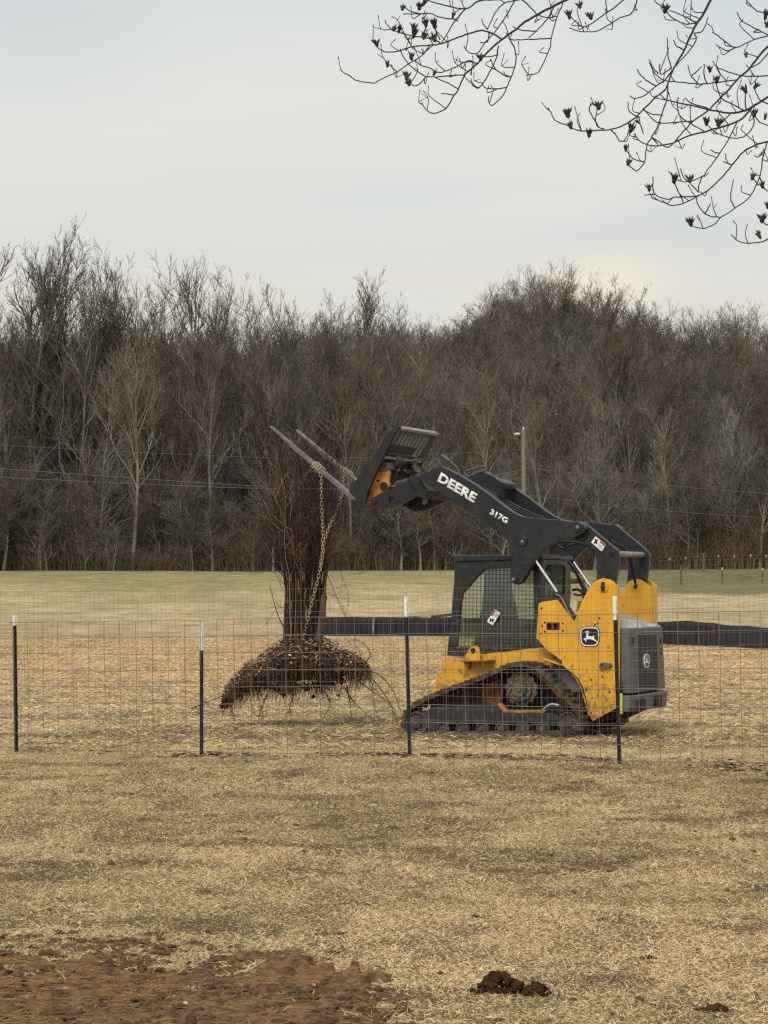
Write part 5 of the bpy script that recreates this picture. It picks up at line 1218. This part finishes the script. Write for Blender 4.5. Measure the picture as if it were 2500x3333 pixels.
def root_strands():
    r = random.Random(17); sg = []; cl = []; pal = [srgb(78, 62, 52), srgb(104, 82, 66), srgb(58, 46, 40), srgb(134, 108, 84)]
    def add(p, a, b, c_): s = poly_segs([tuple(x) for x in p], a, b); sg.extend(s); cl.extend([c_]*len(s))
    for i in range(4200):
        px = r.uniform(722, 1200); ty = float(np.interp(px, topx, topy_)); by = float(np.interp(px, botx, boty_)); t = (px-960)/250; dep = .42*math.sqrt(max(.03, 1-t*t))
        if fbm(np.array([px*.05]), np.array([2.]), 19, 3)[0] < .42: continue
        s_ = r.random(); dy = -dep*math.sqrt(max(0, 1-(2*s_-1)**2))*r.uniform(.6, 1.08)*(1 if r.random() < .75 else -1)
        p = B3(px, ty+(by-ty)*s_, dy); out_ = Vector((t*.5+r.uniform(-.5, .5), r.uniform(-.5, .2), r.uniform(-1.3, .2))).normalized(); ln = r.uniform(.04, .14)*(1.6 if s_ > .8 else 1)
        m_ = p+out_*ln*.5; e = m_+(out_+Vector((r.uniform(-.6, .6), r.uniform(-.4, .4), -.5))).normalized()*ln*.5; add([p, m_, e], r.uniform(.0016, .004), .001, Vector(r.choice(pal))*r.uniform(.6, 1.3))
    for i in range(320):      # long dangling roots
        px = r.uniform(716, 1205); by = float(np.interp(px, botx, boty_)); p = B3(px, by-10, r.uniform(-.25, .2)); L_ = r.uniform(.06, .24)*(2 if r.random() < .15 else 1)
        P = [p]; d = Vector((r.uniform(-.3, .3)+(px-960)/900, 0, -1))
        for k in range(4): d = (d+Vector((r.uniform(-.4, .4), r.uniform(-.3, .3), -.1))).normalized(); P.append(P[-1]+d*L_/4)
        add(smooth_poly(P, 3), r.uniform(.002, .005), .001, Vector(pal[i % 4]))
    longs = [((1180, 2170), (1230, 2230), (1270, 2290), (1300, 2370), (1318, 2398)), ((1170, 2180), (1210, 2220), (1215, 2270), (1225, 2320)), ((1120, 2235), (1150, 2280), (1200, 2330), (1262, 2385)), ((1195, 2180), (1240, 2200), (1280, 2250), (1310, 2330)), ((1185, 2165), (1205, 2130), (1190, 2100), (1160, 2080)),
             ((730, 2262), (700, 2275), (664, 2290)), ((664, 2290), (640, 2298), (620, 2305)), ((1130, 2230), (1140, 2290), (1145, 2330)), ((870, 2260), (850, 2310), (842, 2340)), ((960, 2250), (945, 2300), (950, 2330)), ((1060, 2250), (1075, 2290), (1062, 2320)), ((1150, 2200), (1200, 2240), (1255, 2280), (1290, 2310))]
    for P in longs:
        pts = smooth_poly([B3(x, y, -.1) for x, y in P], 6); add(pts, .0075, .003, Vector(pal[0]))
        for k in range(16):
            p = pts[r.randrange(len(pts))]; d = Vector((r.uniform(-1, 1), r.uniform(-.5, .5), r.uniform(-1, .5))).normalized(); add([p, p+d*r.uniform(.03, .12)], .0022, .0012, Vector(pal[2]))
    v, f, k = segs_mesh(sg, 4); o = mesh_np('roots', v, [f], M_stem, bush, cols=np.repeat(np.array([list(c) for c in cl]), k, 0)); o['kind'] = 'stuff'
root_strands()
def clods_on_mat():
    bm = bmesh.new(); r = random.Random(6)
    for (px, py, wd, ht) in ((738, 2276, 12, 24), (728, 2290, 8, 16), (752, 2268, 14, 20), (905, 2240, 14, 13), (925, 2250, 10, 18), (948, 2246, 9, 12), (1000, 2236, 15, 10), (1040, 2230, 18, 10), (880, 2232, 18, 10), (1070, 2222, 14, 10), (1110, 2216, 14, 9), (1165, 2196, 12, 8), (1020, 2267, 6, 7), (1103, 2262, 5, 6), (800, 2245, 14, 9), (840, 2234, 16, 8)):
        k = bmesh.ops.create_icosphere(bm, subdivisions=3, radius=1); c_ = B3(px, py, r.uniform(-.2, -.05)); o_ = r.random()*9
        for v in k['verts']:
            d = v.co.normalized(); n = 1+.2*math.sin(d.x*7+o_)+.18*math.sin(d.z*9+o_*2)+r.uniform(-.12, .12); v.co = c_+Vector((d.x*wd/F*BY*n, d.y*.1*n, d.z*ht/F*BY*n))
    o = obj('root_clods', bm, M_root, bush); o['kind'] = 'stuff'
clods_on_mat()
def mat_leaves(r, n):
    px = 735+(1200-735)*r.random(n); s = r.random(n)**1.6; ty = np.interp(px, topx, topy_); by = np.interp(px, botx, boty_); t = (px-960)/250; dep = .44*np.sqrt(np.clip(1-t*t, .03, 1))
    k = 2*s-1; dy = -dep*np.sqrt(np.clip(1-k*k, 0, 1))*(.8+.3*r.random(n)); py = ty+(by-ty)*s*.85-5+9*r.random(n)-7*r.random(n)**4
    return (px-1250)/F*BY-bo.x, BY+dy-bo.y, CH+(HY-py)/F*BY-bo.z
o = litter('dead_leaves', 2100, mat_leaves, .021, M_leaf, [srgb(110, 88, 78), srgb(138, 112, 98), srgb(84, 66, 58), srgb(122, 98, 84), srgb(98, 76, 68), srgb(190, 170, 152), srgb(158, 116, 88)], 21, 1.6); o.parent = bush; o['kind'] = 'stuff'
# ------------------------------------------------------------------ chains
M_chain = mat('chain_steel', srgb(226, 210, 170), .4, .3, col2=srgb(120, 98, 70), scale=40, contrast=(.48, .62))
def chain(path, label, link_l=.050, rr=.0029, wraps=()):
    V = []; Fc = []; nb = 0
    def add_link(c_, d, flip):
        nonlocal nb
        d = d.normalized(); s = d.cross(Vector((0, 1, .2))).normalized(); n = d.cross(s).normalized()
        if flip: s, n = n, -s
        na, nc = 14, 5; ring = []
        for i in range(na):
            a = 2*math.pi*i/na; x = math.cos(a); y = math.sin(a); p = d*(math.copysign(1, x)*(link_l*.28)+x*link_l*.30)+s*(y*link_l*.30); rad = (d*x+s*y).normalized(); ring.append((c_+p, rad))
        for i, (p, rad) in enumerate(ring):
            for k in range(nc):
                b = 2*math.pi*k/nc; V.append(p+rad*(rr*math.cos(b))+n*(rr*math.sin(b)))
        for i in range(na):
            for k in range(nc): Fc.append((nb+i*nc+k, nb+((i+1) % na)*nc+k, nb+((i+1) % na)*nc+(k+1) % nc, nb+i*nc+(k+1) % nc))
        nb += na*nc
    def run(pts):
        pts = [Vector(p) for p in pts]; L_ = [0]
        for a, b in zip(pts, pts[1:]): L_.append(L_[-1]+(b-a).length)
        st = link_l*.84; n = int(L_[-1]/st); j = 0
        for i in range(n):
            s = st*(i+.5)
            while j < len(pts)-2 and L_[j+1] < s: j += 1
            t = (s-L_[j])/(L_[j+1]-L_[j]); add_link(pts[j].lerp(pts[j+1], t), pts[j+1]-pts[j], i % 2)
    for p in [path]+list(wraps): run(p)
    o = mesh_np('chain', [tuple(v) for v in V], [Fc], M_chain, smooth=True); return tag(o, label, 'chain', 'chains looped over the two forks')
def MW(u, w_, v):   # machine local -> world
    return loader.matrix_world_local @ P3(u, w_, v)
Mloc = Matrix.Translation(loader.location)@Matrix.Rotation(math.pi-YAW, 4, 'Z')
def fork_wraps(jx, jy, vc, turns, gap=.03):
    a = Vector(uw(*q('J', [(jx, jy)])[0], vc)); out_ = []
    # put the centre on the blade axis
    t = (a-fh_).dot(fd); c0 = fh_+fd*t+fn*.018; pts = []
    n = turns*12
    for i in range(n+1):
        an = 2*math.pi*i/12; off = (i/n-.5)*gap*turns
        c_ = c0+fd*off; rn = .036; rv_ = .066
        p = c_+fn*(math.cos(an)*rn*(1+.15*math.sin(i*2.1))); pts.append(Mloc@P3(p.x, p.y, vc+math.sin(an)*rv_))
    return pts, Mloc@P3(c0.x+fn.x*.04, c0.y+fn.y*.04, vc-.03)
w1, s1 = fork_wraps(790, 690, .37, 4); w2, s2 = fork_wraps(1170, 760, 1.05, 4)
hook = W(1056, 1756, BY-.25)
chain(smooth_poly([s1, W(1044, 1545, BY-.36), W(1047, 1620, BY-.34), W(1049, 1680, BY-.3), W(1051, 1740, BY-.27), W(1050, 1790, BY-.25), W(1044, 1840, BY-.25), W(1034, 1890, BY-.26), W(1020, 1940, BY-.27), W(1008, 1990, BY-.28), W(998, 2035, BY-.27), W(990, 2064, BY-.24), W(984, 2080, BY-.16)], 5), 'chain hanging straight down from the nearer fork and running across the bush stems', wraps=[w1])
chain(smooth_poly([s2, W(1118, 1590, BY+.1), W(1100, 1645, BY), W(1078, 1700, BY-.12), hook, W(1052, 1800, BY-.23), W(1042, 1860, BY-.235)], 5), 'chain slanting down from the farther fork to meet the straight hanging one', wraps=[w2])

# ------------------------------------------------------------------ overhanging tree, top right
TY = 11.0
M_br = mat('dark_branch', srgb(52, 48, 46), .9, col2=srgb(72, 66, 62), scale=30)
M_pod = mat('seed_pod', srgb(58, 46, 44), .85, col2=srgb(88, 54, 48), scale=9, contrast=(.5, .65))
tree = empty('overhanging_tree', (5.2, 12.0, G(5.2, 12.0))); tag(tree, 'bare tree with dry seed pods whose branches hang into the top right of the picture', 'tree')
to_ = Vector(tree.location); rb = random.Random(6)
BR = {'T1': [
 (13, 4, [(1560, -10), (1480, 30), (1380, 80), (1260, 150), (1200, 200), (1110, 265), (1010, 350), (940, 430), (860, 500), (820, 590), (780, 650), (730, 730), (650, 765), (600, 745), (565, 690)]),
 (9, 3, [(1110, 265), (1040, 225), (960, 207), (860, 235), (770, 270), (700, 295), (620, 305), (500, 315), (400, 345), (320, 350), (270, 320), (225, 270)]),
 (6, 3, [(620, 305), (560, 380), (480, 430), (400, 485), (290, 535), (240, 560), (150, 550), (100, 530), (75, 505)]),
 (9, 4, [(1100, -5), (960, 5), (860, 60), (740, 40), (640, 15), (600, -5)]), (7, 4, [(860, 60), (800, 130), (760, 190), (700, 290)]),
 (5, 3, [(800, 130), (700, 120), (620, 90), (540, 95), (440, 95)]), (6, 3, [(700, 295), (640, 265), (560, 250), (470, 235), (380, 205), (330, 165), (320, 135)]),
 (5, 3, [(860, 505), (760, 510), (660, 520), (600, 520), (540, 575), (500, 570), (470, 520)]), (5, 3, [(600, 520), (500, 455), (440, 380), (420, 330)]),
 (5, 3, [(940, 430), (880, 410), (800, 450), (740, 475), (680, 490), (620, 460), (560, 440), (520, 405)]), (5, 3, [(810, 600), (740, 560), (660, 525)]),
 (5, 3, [(1085, 310), (1070, 390), (1040, 460), (980, 560), (950, 590), (910, 570), (900, 530)]), (5, 3, [(1160, 260), (1195, 340), (1200, 430), (1170, 520), (1140, 590), (1110, 650), (1045, 710), (1020, 690), (1018, 650)]),
 (4, 3, [(1140, 590), (1060, 600), (1000, 595), (970, 570)]), (4, 2.5, [(1170, 520), (1110, 500), (1060, 460), (1030, 400)]), (6, 3, [(1520, 20), (1475, 130), (1440, 260), (1430, 330), (1370, 460), (1340, 495), (1270, 510)]),
 (5, 3, [(1440, 260), (1300, 265), (1190, 270), (1150, 255)]), (5, 3, [(1460, 50), (1410, 130), (1340, 210), (1290, 255)]), (4, 3, [(1340, 210), (1240, 205), (1180, 180)]),
 (5, 3, [(1200, -5), (1140, 100), (1080, 190), (1000, 280), (940, 360), (880, 350), (850, 310)]), (4, 3, [(1190, 5), (1110, 30), (1050, 110), (1010, 200)]), (5, 3, [(1240, -5), (1300, 50), (1350, 100), (1420, 120), (1480, 110)]),
 (4, 3, [(1080, 370), (1000, 385), (950, 380)]), (5, 3, [(560, 250), (590, 200), (600, 160)]), (4, 3, [(690, 270), (665, 220), (655, 180)]), (4, 3, [(500, 315), (460, 250), (430, 215)]), (4, 3, [(560, 95), (500, 80), (450, 50)]), (4, 3, [(1010, 200), (980, 160), (970, 130)]), (4, 3, [(780, 640), (740, 635), (700, 630)]), (5, 3, [(1020, 220), (1010, 280), (960, 290)])],
 'T2': [
 (15, 8, [(1255, -20), (1200, 90), (1140, 180), (1090, 280), (1040, 390), (980, 490), (940, 590), (925, 640)]), (5, 3, [(975, 500), (910, 580), (850, 620), (780, 680), (700, 710), (665, 690)]),
 (9, 4, [(925, 640), (830, 720), (750, 800), (700, 850), (620, 900), (540, 930), (400, 940), (290, 940), (220, 905), (130, 870), (100, 820), (75, 775)]),
 (8, 4, [(935, 600), (935, 700), (900, 800), (870, 900), (820, 990), (785, 1050), (775, 1150), (760, 1184), (720, 1228), (680, 1212), (650, 1174)]),
 (5, 3, [(720, -15), (700, 50), (670, 100), (590, 130), (520, 175), (420, 225), (310, 225), (225, 200)]), (6, 3, [(640, -20), (560, 50), (500, 90), (430, 140), (350, 190), (300, 180), (240, 120)]),
 (5, 3, [(1680, 255), (1560, 285), (1430, 340), (1350, 300), (1290, 250), (1260, 235)]), (4, 3, [(1430, 340), (1370, 365), (1310, 340), (1285, 320)]),
 (13, 5, [(1690, 300), (1590, 410), (1520, 500), (1440, 570), (1380, 640), (1300, 720), (1220, 800), (1120, 870), (1030, 970), (940, 1060), (860, 1010), (820, 990)]),
 (13, 4, [(1700, 670), (1560, 760), (1480, 800), (1390, 815), (1290, 800), (1150, 770), (1020, 740), (930, 720), (880, 680)]), (11, 4, [(1540, 780), (1450, 870), (1300, 920), (1200, 950), (1080, 980), (1000, 1020), (900, 1045), (820, 1050), (740, 1020), (690, 960)]),
 (5, 3, [(1200, 945), (1100, 890), (1040, 850), (1010, 800), (1010, 700)]), (7, 3, [(1430, 575), (1290, 595), (1160, 605), (1020, 590), (910, 580), (840, 520), (805, 450)]), (5, 3, [(1120, 870), (980, 880), (860, 880), (760, 780)]),
 (5, 3, [(440, 915), (400, 850), (375, 790), (385, 740)]), (4, 3, [(480, 930), (430, 910), (415, 850), (435, 770)]), (5, 3, [(1140, 170), (1050, 170), (960, 120), (920, 70), (850, 15), (840, -10)]), (4, 3, [(1135, 160), (1040, 110), (950, 75)]),
 (6, 5, [(1130, 240), (1140, 290), (1080, 380), (1010, 460), (980, 490)]), (5, 3, [(1125, 238), (1190, 220), (1230, 125)]), (5, 3, [(965, 495), (940, 400), (935, 270)]), (4, 3, [(1050, 360), (1000, 330), (980, 290)]),
 (5, 3, [(1680, 260), (1560, 200), (1470, 150), (1435, 90)]), (5, 3, [(1530, 790), (1560, 870), (1540, 930), (1480, 985), (1380, 990), (1280, 950), (1200, 880)]), (5, 3, [(530, 935), (560, 970), (600, 1020), (640, 990), (660, 930)]),
 (5, 3, [(1500, 800), (1400, 750), (1320, 700), (1290, 620), (1285, 560)]), (5, 3, [(1680, 95), (1580, 80), (1520, 20), (1500, 0)]), (7, 5, [(1690, 350), (1600, 450), (1540, 490)]), (5, 3, [(1690, 760), (1600, 720), (1560, 640)]), (4, 3, [(1500, 790), (1495, 700), (1500, 650)]), (4, 3, [(1550, 800), (1600, 880), (1690, 910)]), (4, 3, [(1690, 540), (1560, 550), (1450, 540), (1300, 490), (1260, 440)]), (3, 2.5, [(1150, 600), (1100, 540), (1080, 470)]), (3, 2.5, [(1110, 545), (1150, 510), (1180, 480)]), (3, 2.5, [(1220, 600), (1200, 550), (1200, 460)]),
 (4, 3, [(870, 530), (830, 490), (805, 430)]), (4, 3, [(960, 490), (900, 535), (880, 520), (880, 460)]), (4, 3, [(720, 840), (660, 800), (650, 735)]), (4, 3, [(900, 830), (820, 820), (760, 790)]), (3, 2.5, [(500, 90), (495, 40), (490, -10)]), (4, 3, [(850, 620), (760, 560), (715, 500)]), (4, 3, [(760, 960), (740, 900), (715, 865)]), (4, 3, [(1390, 815), (1340, 870), (1300, 920)]), (4, 3, [(1230, 780), (1100, 740), (1065, 705)])],
 'T3': [
 (7, 3, [(1440, 95), (1390, 200), (1310, 330), (1230, 440), (1190, 490), (1100, 530), (1010, 525), (940, 460)]), (10, 4, [(1700, 240), (1580, 265), (1480, 320), (1400, 415), (1310, 520), (1190, 620), (1100, 640), (990, 645), (930, 660), (840, 620), (830, 500)]),
 (5, 3, [(1190, 620), (1060, 685), (980, 705), (900, 680), (830, 645)]), (7, 4, [(1690, 200), (1650, 260), (1620, 370), (1610, 460), (1570, 570), (1520, 650), (1420, 725), (1320, 790), (1270, 840), (1190, 870), (1100, 850)]),
 (5, 3, [(1320, 790), (1260, 785), (1200, 760), (1150, 690), (1145, 650)]), (5, 3, [(1700, 920), (1610, 970), (1490, 975), (1430, 950), (1395, 915)]), (4, 3, [(1420, 725), (1390, 650), (1410, 520)]), (4, 3, [(1400, 415), (1340, 390)]), (4, 3, [(1380, 410), (1355, 370), (1355, 330)]),
 (4, 3, [(770, 390), (690, 370), (640, 310)]), (4, 3, [(1050, 685), (1010, 600), (985, 540)]), (4, 3, [(1160, 610), (1110, 560), (1090, 530)]), (4, 3, [(1090, 540), (1050, 500), (1030, 440)]), (4, 3, [(1310, 330), (1270, 320), (1245, 305)]), (4, 3, [(1590, 560), (1550, 510)]), (4, 3, [(1600, 500), (1640, 590), (1690, 600)]), (4, 3, [(1205, 765), (1230, 720), (1245, 695)]), (4, 3, [(1190, 490), (1160, 560), (1160, 610)]), (4, 3, [(840, 625), (770, 630)]), (4, 3, [(1690, 850), (1640, 840), (1620, 800)]), (4, 3, [(1630, 320), (1590, 355), (1560, 345)])]}
limbs = []; starts = []
for c_, lst in BR.items():
    s = CR[c_][2]
    for r0, r1, P in lst:
        off = rb.uniform(-.25, .25) if r0 < 9 else 0
        pp = q(c_, P); Y = TY
        w3 = [W(x, y, Y+off*(i/len(pp)))-to_ for i, (x, y) in enumerate(pp)]
        ra = r0/2/s/F*Y*1.45; rb_ = r1/2/s/F*Y*1.4; pts = smooth_poly(w3, 4)
        pts = [p+Vector((rb.uniform(-1, 1), 0, rb.uniform(-1, 1)))*.0016 for p in pts]
        limbs.append((pts, max(ra, .0034), max(rb_, .0026)))
        if r0 >= 4 and len(P) > 3:
            for k in range(len(pts)//7):      # short spurs and buds
                j = rb.randrange(2, len(pts)-1); d = (pts[j+1]-pts[j]).normalized(); s_ = Vector((-d.z, 0, d.x))*rb.choice((-1, 1)); e = pts[j]+(d*.6+s_*rb.uniform(.5, 1)+Vector((0, 0, .35)))*rb.uniform(.02, .08)
                e2 = e+Vector((rb.uniform(-.02, .02), 0, rb.uniform(.01, .06))); limbs.append((smooth_poly([pts[j], e, e2], 3), .0027, .0018)); limbs.append(([e2, e2+(e2-e).normalized()*.012], .0036, .001))
                if rb.random() < .35: limbs.append(([e, e+Vector((rb.uniform(-.04, .04), 0, rb.uniform(0, .04)))], .002, .0013))
        if pp[0][1] < 5 or pp[0][0] > 2505: starts.append((w3[0], max(ra, .003)))
tubes('branches', limbs, M_br, tree, 6)
# trunk and limbs outside the frame that carry these branches
tk = [Vector((0, 0, -.2)), Vector((.1, .1, 2.5)), Vector((-.05, .1, 5)), Vector((.1, .2, 8.5))]
tubes('trunk', [(smooth_poly(tk, 6), .24, .09)], mat('tree_bark', srgb(90, 82, 74), .9, col2=srgb(60, 54, 48), scale=12, bump=.6, stretch=(4, 4, 1)), tree, 14)
lm = []
g1 = Vector((-1.6, -.4, 4.9)); g2 = Vector((-2.2, -.6, 3.4))
gg = [(Vector((0, .1, 4.6)), Vector((-1.5, -.6, 5.4)), .06), (Vector((0, .1, 3.4)), Vector((-2.2, -.9, 3.6)), .05)]
for a, b, r_ in gg: lm.append((smooth_poly([a, a.lerp(b, .5)+Vector((0, 0, .25)), b], 6), r_, .025))
for p, r_ in starts:
    tgt = gg[0][1] if p.z > 4.2 else gg[1][1]; t_ = rb.uniform(.35, 1); base_ = gg[0 if p.z > 4.2 else 1][0]; tgt = smooth_poly([base_, base_.lerp(tgt, .5)+Vector((0, 0, .25)), tgt], 6)[int(t_*12)]; lm.append((smooth_poly([tgt, tgt.lerp(p, .5)+Vector((.0, 0, .12 if p.z > 4.2 else .02)), p], 5), max(.012, r_*1.3), r_))
tubes('limbs', lm, M_br, tree, 7)
pods = {'T1': [(265, 290), (435, 45), (575, 15), (550, 42), (375, 185), (410, 195), (515, 185), (595, 155), (655, 165), (510, 230), (580, 240), (655, 255), (497, 380), (335, 430), (465, 512), (482, 555), (648, 485), (965, 385), (775, 97), (1550, 765)],
        'T2': [(305, 35), (385, 112), (228, 108), (915, 65), (220, 818), (240, 900), (440, 760), (370, 960), (1240, 495), (1290, 570), (1503, 388), (1500, 642), (1563, 612), (1215, 875), (1302, 882), (1562, 812), (1636, 835), (670, 925), (1638, 112), (1648, 172)],
        'T3': [(635, 288), (652, 392), (805, 575), (982, 515), (1095, 512), (1545, 495), (1620, 555), (1102, 825), (1615, 800), (1602, 915), (1655, 700)]}
def pod_mesh(seed):
    r = random.Random(seed); bm = bmesh.new()
    for i in range(15):
        a = r.random()*6.283; sp_ = r.uniform(.1, .75); base = Vector((0, 0, 0)); tip = Vector((math.cos(a)*sp_, math.sin(a)*sp_, 1)).normalized()*r.uniform(.03, .046)
        side = tip.cross(Vector((math.cos(a+1.5), math.sin(a+1.5), .3))).normalized()*.0042; n2 = tip.cross(side).normalized()*.0022; m_ = tip*.55
        vs = [bm.verts.new(x) for x in (base+side*.5, base-side*.5, m_-side, m_+side, tip, m_+n2, m_-n2)]
        for f_ in ((0, 1, 2, 5), (0, 5, 3), (1, 0, 6), (1, 6, 2), (0, 3, 6), (2, 4, 5), (5, 4, 3), (6, 4, 2), (3, 4, 6)):
            try: bm.faces.new([vs[k] for k in f_])
            except ValueError: pass
    k = bmesh.ops.create_icosphere(bm, subdivisions=1, radius=.011, matrix=Matrix.Translation((0, 0, .008))@Matrix.Diagonal((1, 1, 1.7, 1)))
    me = bpy.data.meshes.new('seed_pod'); bm.to_mesh(me); bm.free(); me.materials.append(M_pod); return me
pm = [pod_mesh(i) for i in range(4)]
for c_, lst in pods.items():
    for i, (x, y) in enumerate(lst):
        px, py = q(c_, [(x, y)])[0]; o = bpy.data.objects.new('seed_pod', pm[i % 4]); C.objects.link(o); o.parent = tree
        o.location = W(px, py+9, TY-.03)-to_; o.rotation_euler = (rb.uniform(-.4, .4), rb.uniform(-.5, .4), rb.random()*6); s = rb.uniform(.8, 1.25); o.scale = (s*rb.uniform(.7, 1.1), s, s*rb.uniform(.85, 1.15))
print('script done')
